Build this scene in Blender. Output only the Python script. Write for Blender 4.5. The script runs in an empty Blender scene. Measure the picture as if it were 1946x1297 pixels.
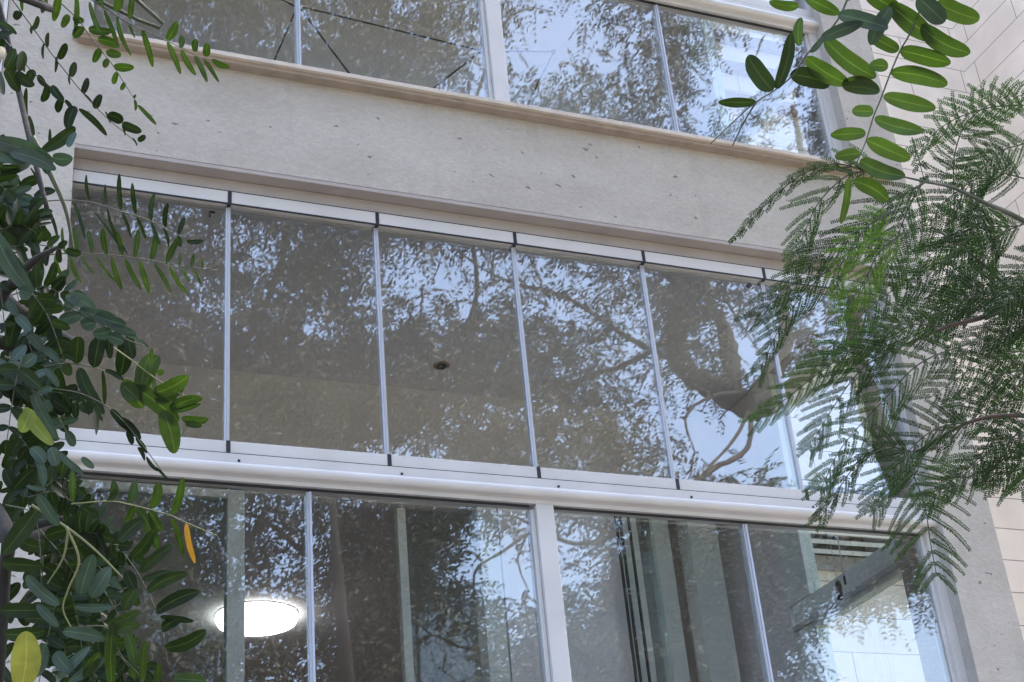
import bpy, math, random
import numpy as np
from mathutils import Vector, Matrix
sc = bpy.context.scene
C = sc.collection
rad = math.radians
S = 0.68            # width of one folding pane, the module of the facade
EYE = 1.6           # height of the lens

# ------------------------------------------------------------------ camera
FPX = 2885.2
YAW, PITCH, ROLL = rad(24.0936), rad(28.9258), rad(-5.5736)
CAM = np.array([-0.7248*S, -8.1638*S, EYE])
def basis(a, b, c):
    f = np.array([math.sin(a)*math.cos(b), math.cos(a)*math.cos(b), math.sin(b)])
    r = np.array([math.cos(a), -math.sin(a), 0.0]); u = np.cross(r, f)
    return r*math.cos(c)+u*math.sin(c), -r*math.sin(c)+u*math.cos(c), f
RT, UP, FW = basis(YAW, PITCH, ROLL)
cd = bpy.data.cameras.new("camera"); cam = bpy.data.objects.new("camera", cd); C.objects.link(cam)
cd.sensor_width = 36.0; cd.lens = 36.0*FPX/1946.0; cd.clip_start = 0.05; cd.clip_end = 3000
cam.matrix_world = Matrix(((RT[0],UP[0],-FW[0],CAM[0]),(RT[1],UP[1],-FW[1],CAM[1]),(RT[2],UP[2],-FW[2],CAM[2]),(0,0,0,1)))
sc.camera = cam

# ------------------------------------------------------------------ daylight
SUN_EL, SUN_AZ = rad(52), rad(28)     # azimuth from +Y towards +X: the sun stands behind the building
w = bpy.data.worlds.new("World"); sc.world = w; w.use_nodes = True
nt = w.node_tree; nt.nodes.clear()
sky = nt.nodes.new('ShaderNodeTexSky'); sky.sky_type = 'NISHITA'; sky.sun_disc = False
sky.sun_elevation = SUN_EL; sky.sun_rotation = SUN_AZ; sky.air_density = 1.0; sky.dust_density = 8.0; sky.ozone_density = 1.0
bg = nt.nodes.new('ShaderNodeBackground'); bg.inputs[1].default_value = 0.15
wo = nt.nodes.new('ShaderNodeOutputWorld')
nt.links.new(sky.outputs[0], bg.inputs[0]); nt.links.new(bg.outputs[0], wo.inputs[0])
sl = bpy.data.lights.new("sun", 'SUN'); sl.energy = 1.3; sl.angle = rad(12); sl.color = (1, .95, .88)
so = bpy.data.objects.new("sun", sl); C.objects.link(so)
sd = Vector((math.sin(SUN_AZ)*math.cos(SUN_EL), math.cos(SUN_AZ)*math.cos(SUN_EL), math.sin(SUN_EL)))
so.rotation_euler = sd.to_track_quat('Z', 'Y').to_euler(); so.location = (5, 30, 40)
sc.view_settings.view_transform = 'Standard'; sc.view_settings.look = 'None'
sc.view_settings.exposure = 2.98; sc.view_settings.gamma = 1
sc.render.engine = 'CYCLES'
cy = sc.cycles
cy.use_denoising = True; cy.max_bounces = 12; cy.diffuse_bounces = 4; cy.glossy_bounces = 4
cy.transmission_bounces = 6; cy.transparent_max_bounces = 24; cy.sample_clamp_indirect = 6
cy.caustics_reflective = False; cy.caustics_refractive = False

# ------------------------------------------------------------------ picture <-> place
def ray(px, py):
    return FW + (px-973)/FPX*RT - (py-648.5)/FPX*UP
def at(px, py, d):                    # the point d metres ahead of the lens
    return CAM + d*ray(px, py)
def mirrored(px, py, d):              # the point d metres behind the facade's opposite side that the glass shows there
    v = ray(px, py); p = CAM + v*((d-CAM[1])/v[1]); return np.array([p[0], -d, p[2]])

# ------------------------------------------------------------------ materials
def mat(name):
    m = bpy.data.materials.new(name); m.use_nodes = True
    n = m.node_tree; return m, n, n.nodes['Principled BSDF']
def simple(name, col, rough=.5, metal=0, spec=.5, bump=0, bscale=200, var=0, vscale=6):
    m, n, p = mat(name)
    p.inputs['Base Color'].default_value = (*col, 1); p.inputs['Roughness'].default_value = rough
    p.inputs['Metallic'].default_value = metal; p.inputs['Specular IOR Level'].default_value = spec
    tc = n.nodes.new('ShaderNodeTexCoord')
    if var:
        t = n.nodes.new('ShaderNodeTexNoise'); t.inputs['Scale'].default_value = vscale; t.inputs['Detail'].default_value = 5
        n.links.new(tc.outputs['Object'], t.inputs['Vector'])
        r = n.nodes.new('ShaderNodeMapRange'); r.inputs[1].default_value = .3; r.inputs[2].default_value = .7
        r.inputs[3].default_value = 1-var; r.inputs[4].default_value = 1+var
        n.links.new(t.outputs[0], r.inputs[0])
        mx = n.nodes.new('ShaderNodeVectorMath'); mx.operation = 'SCALE'; mx.inputs[0].default_value = col
        n.links.new(r.outputs[0], mx.inputs['Scale']); n.links.new(mx.outputs[0], p.inputs['Base Color'])
    if bump:
        t = n.nodes.new('ShaderNodeTexNoise'); t.inputs['Scale'].default_value = bscale; t.inputs['Detail'].default_value = 4
        n.links.new(tc.outputs['Object'], t.inputs['Vector'])
        b = n.nodes.new('ShaderNodeBump'); b.inputs['Strength'].default_value = bump; b.inputs['Distance'].default_value = .004
        n.links.new(t.outputs[0], b.inputs['Height']); n.links.new(b.outputs[0], p.inputs['Normal'])
    return m

def plaster():
    m, n, p = mat("rough_plaster"); N = n.nodes.new; L = n.links.new
    tc = N('ShaderNodeTexCoord')
    t1 = N('ShaderNodeTexNoise'); t1.inputs['Scale'].default_value = 2.2; t1.inputs['Detail'].default_value = 6
    mp = N('ShaderNodeMapping'); mp.inputs['Scale'].default_value = (1, 1, 2.2)
    L(tc.outputs['Object'], mp.inputs[0]); L(mp.outputs[0], t1.inputs['Vector'])
    cr = N('ShaderNodeValToRGB'); cr.color_ramp.elements[0].position = .3; cr.color_ramp.elements[1].position = .72
    cr.color_ramp.elements[0].color = (.375, .348, .318, 1); cr.color_ramp.elements[1].color = (.445, .418, .388, 1)
    L(t1.outputs[0], cr.inputs[0])
    # trowel strokes
    t2 = N('ShaderNodeTexNoise'); t2.inputs['Scale'].default_value = 55; t2.inputs['Detail'].default_value = 7; t2.inputs['Roughness'].default_value = .65
    mp2 = N('ShaderNodeMapping'); mp2.inputs['Scale'].default_value = (.75, 1, 1.25); mp2.inputs['Rotation'].default_value = (0, .25, 0)
    L(tc.outputs['Object'], mp2.inputs[0]); L(mp2.outputs[0], t2.inputs['Vector'])
    # pits: sparse worm shaped holes
    v = N('ShaderNodeTexVoronoi'); v.inputs['Scale'].default_value = 13; v.inputs['Randomness'].default_value = 1
    mp3 = N('ShaderNodeMapping'); mp3.inputs['Scale'].default_value = (.8, 1, 1.35); mp3.inputs['Rotation'].default_value = (0, -.6, 0)
    dn = N('ShaderNodeTexNoise'); dn.inputs['Scale'].default_value = 30
    ad = N('ShaderNodeVectorMath'); ad.operation = 'MULTIPLY_ADD'; ad.inputs[1].default_value = (.05, .05, .05)
    L(tc.outputs['Object'], dn.inputs['Vector']); L(dn.outputs['Color'], ad.inputs[0]); L(tc.outputs['Object'], ad.inputs[2])
    L(ad.outputs[0], mp3.inputs[0]); L(mp3.outputs[0], v.inputs['Vector'])
    size = N('ShaderNodeSeparateColor'); L(v.outputs['Color'], size.inputs[0])
    th = N('ShaderNodeMapRange'); th.inputs[1].default_value = .32; th.inputs[2].default_value = 1; th.inputs[3].default_value = 0; th.inputs[4].default_value = .145
    L(size.outputs[0], th.inputs[0])
    sub = N('ShaderNodeMath'); sub.operation = 'SUBTRACT'; L(th.outputs[0], sub.inputs[0]); L(v.outputs['Distance'], sub.inputs[1])
    pit = N('ShaderNodeMapRange'); pit.inputs[1].default_value = -.01; pit.inputs[2].default_value = .03; L(sub.outputs[0], pit.inputs[0])
    mx = N('ShaderNodeMix'); mx.data_type = 'RGBA'; mx.inputs['B'].default_value = (.13, .115, .105, 1)
    pm = N('ShaderNodeMath'); pm.operation = 'MULTIPLY'; pm.inputs[1].default_value = .66; L(pit.outputs[0], pm.inputs[0])
    L(pm.outputs[0], mx.inputs['Factor'])
    g = N('ShaderNodeMapRange'); g.inputs[1].default_value = .25; g.inputs[2].default_value = .75; g.inputs[3].default_value = .87; g.inputs[4].default_value = 1.09
    L(t2.outputs[0], g.inputs[0])
    sc_ = N('ShaderNodeVectorMath'); sc_.operation = 'SCALE'; L(cr.outputs[0], sc_.inputs[0]); L(g.outputs[0], sc_.inputs['Scale'])
    st = N('ShaderNodeTexNoise'); st.inputs['Scale'].default_value = 1; st.inputs['Detail'].default_value = 5
    mp4 = N('ShaderNodeMapping'); mp4.inputs['Scale'].default_value = (9, 1, .7); L(tc.outputs['Object'], mp4.inputs[0]); L(mp4.outputs[0], st.inputs['Vector'])
    sr = N('ShaderNodeMapRange'); sr.inputs[1].default_value = .55; sr.inputs[2].default_value = .78; sr.inputs[3].default_value = 1; sr.inputs[4].default_value = .91
    L(st.outputs[0], sr.inputs[0]); s2_ = N('ShaderNodeVectorMath'); s2_.operation = 'SCALE'; L(sc_.outputs[0], s2_.inputs[0]); L(sr.outputs[0], s2_.inputs['Scale']); sc_ = s2_
    L(sc_.outputs[0], mx.inputs['A']); L(mx.outputs['Result'], p.inputs['Base Color'])
    h = N('ShaderNodeMath'); h.operation = 'MULTIPLY_ADD'; h.inputs[1].default_value = -1.5; L(pit.outputs[0], h.inputs[0]); L(t2.outputs[0], h.inputs[2])
    b = N('ShaderNodeBump'); b.inputs['Strength'].default_value = .8; b.inputs['Distance'].default_value = .006
    L(h.outputs[0], b.inputs['Height']); L(b.outputs[0], p.inputs['Normal'])
    p.inputs['Roughness'].default_value = .95; p.inputs['Specular IOR Level'].default_value = .2
    return m

def cladding():
    m, n, p = mat("stone_cladding"); N = n.nodes.new; L = n.links.new
    uv = N('ShaderNodeUVMap')
    br = N('ShaderNodeTexBrick'); br.offset = .5; br.inputs['Scale'].default_value = 1
    br.inputs['Brick Width'].default_value = 1.05; br.inputs['Row Height'].default_value = .218
    br.inputs['Mortar Size'].default_value = .0035; br.inputs['Mortar Smooth'].default_value = .3
    br.inputs['Color1'].default_value = (.95, .87, .79, 1); br.inputs['Color2'].default_value = (.89, .81, .73, 1)
    br.inputs['Mortar'].default_value = (.30, .24, .21, 1)
    L(uv.outputs[0], br.inputs['Vector'])
    t = N('ShaderNodeTexNoise'); t.inputs['Scale'].default_value = 3; t.inputs['Detail'].default_value = 6
    tc = N('ShaderNodeTexCoord'); L(tc.outputs['Object'], t.inputs['Vector'])
    r = N('ShaderNodeMapRange'); r.inputs[1].default_value = .3; r.inputs[2].default_value = .7; r.inputs[3].default_value = .88; r.inputs[4].default_value = 1.05
    L(t.outputs[0], r.inputs[0])
    s = N('ShaderNodeVectorMath'); s.operation = 'SCALE'; L(br.outputs[0], s.inputs[0]); L(r.outputs[0], s.inputs['Scale'])
    L(s.outputs[0], p.inputs['Base Color'])
    b = N('ShaderNodeBump'); b.inputs['Strength'].default_value = .5; b.inputs['Distance'].default_value = .004; b.invert = True
    L(br.outputs['Fac'], b.inputs['Height']); L(b.outputs[0], p.inputs['Normal'])
    p.inputs['Roughness'].default_value = .7
    return m

def glass(name, tint, refl, wav=1.0, seed=0):
    m = bpy.data.materials.new(name); m.use_nodes = True; n = m.node_tree; n.nodes.clear(); N = n.nodes.new; L = n.links.new
    out = N('ShaderNodeOutputMaterial'); tr = N('ShaderNodeBsdfTransparent'); tr.inputs[0].default_value = (*tint, 1)
    gl = N('ShaderNodeBsdfGlossy'); gl.inputs['Roughness'].default_value = 0.0; gl.inputs[0].default_value = (.95, .98, 1, 1)
    fr = N('ShaderNodeFresnel'); fr.inputs[0].default_value = 1.5
    gb = N('ShaderNodeNewGeometry'); ir = N('ShaderNodeMapRange'); ir.inputs[3].default_value = 1.5; ir.inputs[4].default_value = 1/1.5
    L(gb.outputs['Backfacing'], ir.inputs[0]); L(ir.outputs[0], fr.inputs[0])
    ml = N('ShaderNodeMath'); ml.operation = 'MULTIPLY'; ml.inputs[1].default_value = refl; ml.use_clamp = True
    L(fr.outputs[0], ml.inputs[0])
    tc = N('ShaderNodeTexCoord')
    oi = N('ShaderNodeObjectInfo')
    of = N('ShaderNodeVectorMath'); of.operation = 'MULTIPLY_ADD'; of.inputs[1].default_value = (37, 11, 23)
    cmb = N('ShaderNodeCombineXYZ')
    for i in range(3): L(oi.outputs['Random'], cmb.inputs[i])
    L(cmb.outputs[0], of.inputs[0]); L(tc.outputs['Object'], of.inputs[2])
    t = N('ShaderNodeTexNoise'); t.inputs['Scale'].default_value = 2.6; t.inputs['Detail'].default_value = 1.0
    L(of.outputs[0], t.inputs['Vector'])
    t2 = N('ShaderNodeTexNoise'); t2.inputs['Scale'].default_value = 22; t2.inputs['Detail'].default_value = 1.0
    L(of.outputs[0], t2.inputs['Vector'])
    sm = N('ShaderNodeMath'); sm.operation = 'MULTIPLY_ADD'; sm.inputs[1].default_value = .045; L(t2.outputs[0], sm.inputs[0]); L(t.outputs[0], sm.inputs[2])
    b = N('ShaderNodeBump'); b.inputs['Strength'].default_value = 1; b.inputs['Distance'].default_value = .0011*wav
    L(sm.outputs[0], b.inputs['Height']); L(b.outputs[0], gl.inputs['Normal'])
    mx = N('ShaderNodeMixShader'); L(ml.outputs[0], mx.inputs[0]); L(tr.outputs[0], mx.inputs[1]); L(gl.outputs[0], mx.inputs[2])
    L(mx.outputs[0], out.inputs[0])
    return m

def leafmat(name, c1, c2, trans=.35, rough=.4, spec=.5, rib=None, tcol=None):
    m = bpy.data.materials.new(name); m.use_nodes = True; n = m.node_tree; N = n.nodes.new; L = n.links.new
    p = n.nodes['Principled BSDF']; out = n.nodes['Material Output']
    ge = N('ShaderNodeNewGeometry')
    mx = N('ShaderNodeMix'); mx.data_type = 'RGBA'; mx.inputs['A'].default_value = (*c1, 1); mx.inputs['B'].default_value = (*c2, 1)
    L(ge.outputs['Random Per Island'], mx.inputs['Factor']); col = mx.outputs['Result']
    if rib:
        uv = N('ShaderNodeUVMap'); sp = N('ShaderNodeSeparateXYZ'); L(uv.outputs[0], sp.inputs[0])
        ab = N('ShaderNodeMath'); ab.operation = 'ABSOLUTE'; L(sp.outputs[0], ab.inputs[0])
        mr = N('ShaderNodeMapRange'); mr.inputs[1].default_value = .03; mr.inputs[2].default_value = .07; mr.inputs[3].default_value = .5; mr.inputs[4].default_value = 0
        L(ab.outputs[0], mr.inputs[0])
        # side veins
        wv = N('ShaderNodeTexWave'); wv.bands_direction = 'Y'; wv.inputs['Scale'].default_value = 3.0; wv.inputs['Distortion'].default_value = 1.5
        cv = N('ShaderNodeCombineXYZ'); a2 = N('ShaderNodeMath'); a2.operation = 'MULTIPLY_ADD'; a2.inputs[1].default_value = -.35
        L(ab.outputs[0], a2.inputs[0]); L(sp.outputs[1], a2.inputs[2]); L(a2.outputs[0], cv.inputs[1]); L(sp.outputs[0], cv.inputs[0])
        L(cv.outputs[0], wv.inputs['Vector'])
        vr = N('ShaderNodeMapRange'); vr.inputs[3].default_value = .95; vr.inputs[4].default_value = 1.05; L(wv.outputs[0], vr.inputs[0])
        vs = N('ShaderNodeVectorMath'); vs.operation = 'SCALE'; L(col, vs.inputs[0]); L(vr.outputs[0], vs.inputs['Scale'])
        m2 = N('ShaderNodeMix'); m2.data_type = 'RGBA'; m2.inputs['B'].default_value = (*rib, 1)
        L(vs.outputs[0], m2.inputs['A']); L(mr.outputs[0], m2.inputs['Factor']); col = m2.outputs['Result']
    tcn = N('ShaderNodeTexCoord'); tn = N('ShaderNodeTexNoise'); tn.inputs['Scale'].default_value = 45; tn.inputs['Detail'].default_value = 4
    L(tcn.outputs['Object'], tn.inputs['Vector'])
    rn_ = N('ShaderNodeMapRange'); rn_.inputs[1].default_value = .3; rn_.inputs[2].default_value = .7; rn_.inputs[3].default_value = .72; rn_.inputs[4].default_value = 1.28
    L(tn.outputs[0], rn_.inputs[0])
    sn = N('ShaderNodeVectorMath'); sn.operation = 'SCALE'; L(col, sn.inputs[0]); L(rn_.outputs[0], sn.inputs['Scale']); col = sn.outputs[0]
    L(col, p.inputs['Base Color']); p.inputs['Roughness'].default_value = rough; p.inputs['Specular IOR Level'].default_value = spec
    tl = N('ShaderNodeBsdfTranslucent')
    s = N('ShaderNodeVectorMath'); s.operation = 'MULTIPLY'; s.inputs[1].default_value = tcol or (1.5, 1.9, .6); L(col, s.inputs[0]); L(s.outputs[0], tl.inputs[0])
    ms = N('ShaderNodeMixShader'); ms.inputs[0].default_value = trans; L(p.outputs[0], ms.inputs[1]); L(tl.outputs[0], ms.inputs[2]); L(ms.outputs[0], out.inputs[0])
    return m

M = {}
M['plaster'] = plaster()
M['clad'] = cladding()
M['alu'] = simple('white_aluminium', (.53, .52, .525), .27, 0, .55, var=.07, vscale=4, bump=.08, bscale=60)
M['alu_grey'] = simple('grey_aluminium', (.45, .47, .50), .35, .3, .5, var=.05)
M['seal'] = simple('clear_seal', (.42, .45, .56), .25, 0, .6)
M['black'] = simple('black_rubber', (.012, .013, .018), .5)
M['sill'] = simple('sill_stone', (.52, .47, .43), .6, 0, .4, bump=.3, bscale=80, var=.12, vscale=9)
M['sill_shade'] = simple('sill_shade_brown', (.30, .245, .205), .9, var=.15, vscale=12)  # brown that paints the shade on the underside of the sill
M['sillu'] = simple('sill_under', (.32, .25, .2), .8, var=.12)
M['soffit'] = simple('soffit_paint', (.34, .31, .30), .9, 0, .2, bump=.3, bscale=90, var=.08, vscale=5)
M['ceil'] = simple('ceiling_paint', (.76, .75, .775), .9, 0, .2, var=.05, vscale=2)
M['room'] = simple('room_wall_paint', (.74, .67, .61), .9, 0, .2, var=.06, vscale=3)
M['inwall'] = simple('balcony_wall_paint', (.70, .695, .715), .9, 0, .2, var=.06, vscale=3)
M['floor'] = simple('floor_tile', (.66, .62, .58), .5)
M['frame_in'] = simple('door_frame_paint', (.66, .72, .70), .4, var=.03)
M['lamp'] = None
m_, n_, p_ = mat('lamp_diffuser'); p_.inputs['Base Color'].default_value = (.9, .9, .9, 1)
p_.inputs['Emission Color'].default_value = (1, .98, .94, 1); p_.inputs['Emission Strength'].default_value = 1.25; M['lamp'] = m_
M['louvre'] = simple('white_louvre', (.78, .76, .73), .5)
M['dark'] = simple('dark_void', (.06, .05, .045), .9)
M['band'] = simple('tan_stone_band', (.26, .19, .15), .8, var=.15, vscale=14)
M['cream'] = simple('cream_render', (.74, .67, .58), .9, var=.05)
M['bark'] = simple('bark', (.014, .013, .012), .9, bump=1, bscale=30, var=.3, vscale=8)
M['twig'] = simple('green_twig', (.05, .06, .035), .6, var=.2, vscale=12)
M['twigl'] = simple('pale_twig', (.16, .17, .07), .6, var=.2, vscale=12)
M['grass'] = simple('grass_soil', (.13, .125, .10), .95, var=.4, vscale=1.5)
M['pave'] = simple('paving', (.30, .285, .29), .85, var=.15, vscale=2)
M['glass'] = glass('window_glass', (.97, .975, .978), 3.2, .33)
M['glassl'] = glass('lower_window_glass', (.97, .975, .978), 3.1, .3)
M['gin'] = glass('inner_glass', (.88, .93, .91), 1.2, .5)
LF = {}
LF['dark'] = leafmat('dark_leaf', (0.0062, 0.0124, 0.0056), (0.0149, 0.0273, 0.0087), .22, .45, .18, rib=(.07, .1, .04))
LF['olive'] = leafmat('olive_leaf', (0.0180, 0.0338, 0.0075), (0.0285, 0.0488, 0.0120), .38, .45, .2, rib=(.10, .14, .05))
LF['big'] = leafmat('broad_leaf', (0.0216, 0.0396, 0.0086), (0.0324, 0.0562, 0.0144), .36, .42, .3, rib=(.11, .16, .06))
LF['teal'] = leafmat('sky_sheen_leaf', (0.0217, 0.0422, 0.0384), (0.0372, 0.0620, 0.0558), .12, .42, .28, rib=(.12, .17, .14))  # teal base colour carries the sky's reflection on the leaves
LF['yellow'] = leafmat('yellow_leaf', (0.2000, 0.2240, 0.0480), (0.2400, 0.2560, 0.0640), .3, .5, .4, rib=(.38, .42, .15), tcol=(1.2, 1.2, .6))
LF['lime'] = leafmat('lime_leaf', (0.1600, 0.1920, 0.0480), (0.1120, 0.1520, 0.0400), .35, .5, .4, rib=(.3, .36, .15), tcol=(1.2, 1.3, .6))
LF['orange'] = leafmat('orange_leaf', (.36, .22, .02), (.34, .19, .02), .3, .5, .4, tcol=(1.2, 1.0, .5))
LF['fern'] = leafmat('feather_leaf', (.009, .022, .008), (.020, .043, .014), .35, .55, .2)
LF['fernm'] = leafmat('mid_feather_leaf', (.018, .042, .010), (.032, .068, .018), .35, .55, .2)
LF['fernb'] = leafmat('bright_feather_leaf', (0.0480, 0.1040, 0.0096), (0.0880, 0.1600, 0.0160), .4, .5, .35)
LF['crown'] = leafmat('crown_leaf', (0.0072, 0.0084, 0.0054), (0.0144, 0.0156, 0.0090), .2, .6, .3)

# ------------------------------------------------------------------ mesh helpers
class MB:
    def __init__(s): s.v = []; s.f = []; s.uv = None; s.sm = False
    def add(s, vs, fs):
        o = len(s.v); s.v += [tuple(map(float, q)) for q in vs]; s.f += [tuple(i+o for i in f) for f in fs]; return s
    def box(s, x0, x1, y0, y1, z0, z1):
        return s.add([(x0,y0,z0),(x1,y0,z0),(x1,y1,z0),(x0,y1,z0),(x0,y0,z1),(x1,y0,z1),(x1,y1,z1),(x0,y1,z1)],
                     [(0,3,2,1),(4,5,6,7),(0,1,5,4),(1,2,6,5),(2,3,7,6),(3,0,4,7)])
    def extr(s, prof, x0, x1):        # closed (y, z) profile run along X
        n = len(prof)
        return s.add([(x0, y, z) for y, z in prof]+[(x1, y, z) for y, z in prof],
                     [(i, (i+1) % n, n+(i+1) % n, n+i) for i in range(n)]+[tuple(range(n-1, -1, -1)), tuple(range(n, 2*n))])
    def tube(s, pts, rs, seg=8):
        pts = [Vector(tuple(map(float, p))) for p in pts]; n = len(pts)
        if isinstance(rs, (int, float)): rs = [rs]*n
        vs = []; prev = None
        for i, p in enumerate(pts):
            t = (pts[min(i+1, n-1)]-pts[max(i-1, 0)])
            t = t.normalized() if t.length > 1e-9 else Vector((0, 0, 1))
            if prev is None:
                a = Vector((0, 0, 1)) if abs(t.z) < .9 else Vector((1, 0, 0)); nn = t.cross(a).normalized()
            else:
                nn = (prev - t*prev.dot(t))
                nn = nn.normalized() if nn.length > 1e-6 else t.orthogonal().normalized()
            prev = nn; bb = t.cross(nn)
            for k in range(seg):
                an = 2*math.pi*k/seg; vs.append(p+(nn*math.cos(an)+bb*math.sin(an))*rs[i])
        fs = [(i*seg+k, i*seg+(k+1) % seg, (i+1)*seg+(k+1) % seg, (i+1)*seg+k) for i in range(n-1) for k in range(seg)]
        fs += [tuple(range(seg-1, -1, -1)), tuple((n-1)*seg+k for k in range(seg))]
        return s.add(vs, fs)
    def build(s, name, m, parent=None, smooth=False, bevel=0):
        me = bpy.data.meshes.new(name); me.from_pydata(s.v, [], s.f); me.update()
        o = bpy.data.objects.new(name, me); C.objects.link(o); me.materials.append(m)
        if smooth: me.polygons.foreach_set('use_smooth', [True]*len(me.polygons))
        if parent is not None:
            o.parent = parent; o.matrix_parent_inverse = Matrix.Translation(parent.location).inverted()
            if parent.parent: o.matrix_parent_inverse = Matrix.Identity(4)
        if bevel:
            b = o.modifiers.new('bevel', 'BEVEL'); b.width = bevel; b.segments = 2; b.limit_method = 'ANGLE'
        return o
def fbox(*a, **k): return MB().box(*a, **k)
def tag(o, label=None, cat=None, group=None, kind=None):
    if label: o['label'] = label
    if cat: o['category'] = cat
    if group: o['group'] = group
    if kind: o['kind'] = kind
    return o
def empty(name, loc=(0, 0, 0), parent=None):
    o = bpy.data.objects.new(name, None); C.objects.link(o); o.empty_display_size = .2
    o.location = loc
    if parent is not None: o.parent = parent
    return o
def planar_uv(o, ax):                 # metres along the wall, metres up
    me = o.data; uv = me.uv_layers.new(name='UVMap')
    co = [v.co for v in me.vertices]
    for l in me.loops: uv.data[l.index].uv = (co[l.vertex_index][ax], co[l.vertex_index][2])
# module coordinates to metres
def X(v): return v*S
def Z(v): return v*S+EYE
def wb(x0, x1, y0, y1, z0, z1): return MB().box(X(x0), X(x1), X(y0), X(y1), Z(z0), Z(z1))

# ================================================================== the building
STOREY = 4.55
bld = empty('apartment_building', (X(3), 0, 0))
tag(bld, 'pale plastered apartment building with two glazed balconies, one above the other', 'building')
B = bld
FR = -.15                 # front face of the plaster beam
for i, (x0, x1) in enumerate(((-.47, 0), (6.0, 6.46))):
    yb = 1.0 if i == 0 else .40
    wb(x0, x1, FR, yb, -2.35, 14.0).build('pier', M['plaster'], B)
# left part of the facade, a hand's width behind the pier
wb(-9, -.47, -.02, .5, -2.35, 14.0).build('facade_wall', M['plaster'], B)
tr = wb(-.50, -.475, -.17, -.02, -2.35, 14).build('corner_trim', M['alu'], B)
# solid ground-floor wall and an unseen blank top storey added to block the sun
wb(0, 6, FR, .4, -2.35, 1.37).build('ground_floor_wall', M['plaster'], B)
wb(0, 6, FR, .4, 10.47+.012, 14.0).build('top_shade_wall', M['plaster'], B)
wb(-9, 6.4, .4, 14, 13.2, 13.9).build('roof_slab', M['plaster'], B)
wb(-9, -8.6, .5, 14, -2.35, 13.2).build('gable_wall', M['plaster'], B)
wb(-9, 6.4, 13.6, 14, -2.35, 13.2).build('rear_wall', M['plaster'], B)

def sill_for(zc):
    o = MB().extr([(X(-.25), Z(zc-.034)), (X(-.255), Z(zc-.008)), (X(-.248), Z(zc)), (X(-.03), Z(zc+.03)), (X(-.03), Z(zc-.034))], X(-.06), X(6.3))
    wb(-.02, 6.27, -.222, -.03, zc-.066, zc-.0345).build('sill_shade_strip', M['sill_shade'], B)  # darker strip standing in for the shaded underside of the sill
    return o.build('window_sill', M['sill'], B)

def storey(n):
    dz = n*STOREY
    # plaster beam under the sill
    z0, z1 = 1.37+dz, 2.173+dz
    wb(0, 6.0, FR, .05, z0+(0.002), z1).build('parapet_beam', M['plaster'], B)
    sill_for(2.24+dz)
    # floor and ceiling slabs with the walls of the enclosed balcony
    wb(0, 6.46, .05, 13.5, 1.37+dz+.012, 1.55+dz).build('floor_slab', M['floor'], B)
    wb(-.0, 6.46, .02, 13.5, 5.93+dz-.01, 6.0-.08+dz).build('soffit', M['soffit'], B) if False else None
    cz = 5.92+dz
    wb(0, 6.46, FR+.001, 13.5, cz-.03, cz-.002).build('soffit', M['soffit'], B)
    # sliver of shadow joint and drip edge along the soffit
    wb(0, 6.0, .06, 2.5, cz-.045, cz-.031).build('ceiling', M['ceil'], B)
    # back wall of the balcony, with the door openings
    Yb = 2.5; hd = 0 if n == 0 else -.45
    for x0, x1, za, zb in ((0, .35, 1.55, 5.885), (.35, 3.58, 4.86+hd, 5.885), (3.77, 4.86, 1.55, 5.885), (3.58, 3.77, 4.86+hd, 5.885), (4.86, 6.0, 4.98+hd, 5.885)):
        wb(x0, x1, Yb, Yb+.22, za+dz+.01, zb+dz).build('balcony_wall', M['inwall'], B)
    # doors
    def door(parts, glassbox):
        d = empty('sliding_door', (X(3), X(Yb), Z(1.56+dz)), B)
        d.location = d.location - B.location
        for nm, p in parts:
            wb(*p).build(nm, M['frame_in'], d).matrix_parent_inverse = Matrix.Translation(-Vector((X(3), X(Yb), Z(1.56+dz))))
        g = wb(*glassbox).build('glass_pane', M['gin'], d); g.matrix_parent_inverse = Matrix.Translation(-Vector((X(3), X(Yb), Z(1.56+dz))))
    za, zb = 1.57+dz, 4.85+hd+dz
    door([('frame', (1.56, 1.68, Yb+.03, Yb+.13, za, zb)), ('frame', (.36, .44, Yb+.03, Yb+.13, za, zb)), ('frame', (.44, 1.56, Yb+.03, Yb+.13, zb-.07, zb)),
          ('seal', (1.545, 1.559, Yb+.02, Yb+.14, za, zb))], (.44, 1.545, Yb+.07, Yb+.09, za, zb-.07))
    door([('frame', (3.59, 3.76, Yb+.01, Yb+.2, za, zb)), ('frame', (2.95, 3.02, Yb+.15, Yb+.22, za, zb))], (3.02, 3.58, Yb+.16, Yb+.18, za, zb))
    door([('frame', (5.5, 5.78, Yb-.04, Yb+.15, za, zb+.12)), ('frame', (4.87, 5.04, Yb+.02, Yb+.16, za, zb+.12)), ('frame', (5.22, 5.40, Yb+.12, Yb+.20, za, zb+.12))],
         (5.04, 5.22, Yb+.07, Yb+.09, za, zb+.12))
    for xx in (4.80, 4.84, 4.92):
        wb(xx, xx+.018, Yb-.07, Yb-.05, za, 4.9+hd+dz).build('blind_cord', M['black'], B)
    # room behind
    wb(0, 6, 13.2, 13.4, 1.56+dz, 5.87+dz).build('room_wall', M['room'], B)
    wb(-.2, 0, .05, 13.4, 1.56+dz, 5.87+dz).build('room_wall', M['room'], B)
    wb(6.0, 6.2, 1.9, 13.2, 1.56+dz, 5.87+dz).build('room_wall', M['inwall'], B)
    wb(0, 6.0, Yb+.22, 13.2, cz-.046, cz-.031).build('ceiling', M['ceil'], B)

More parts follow.
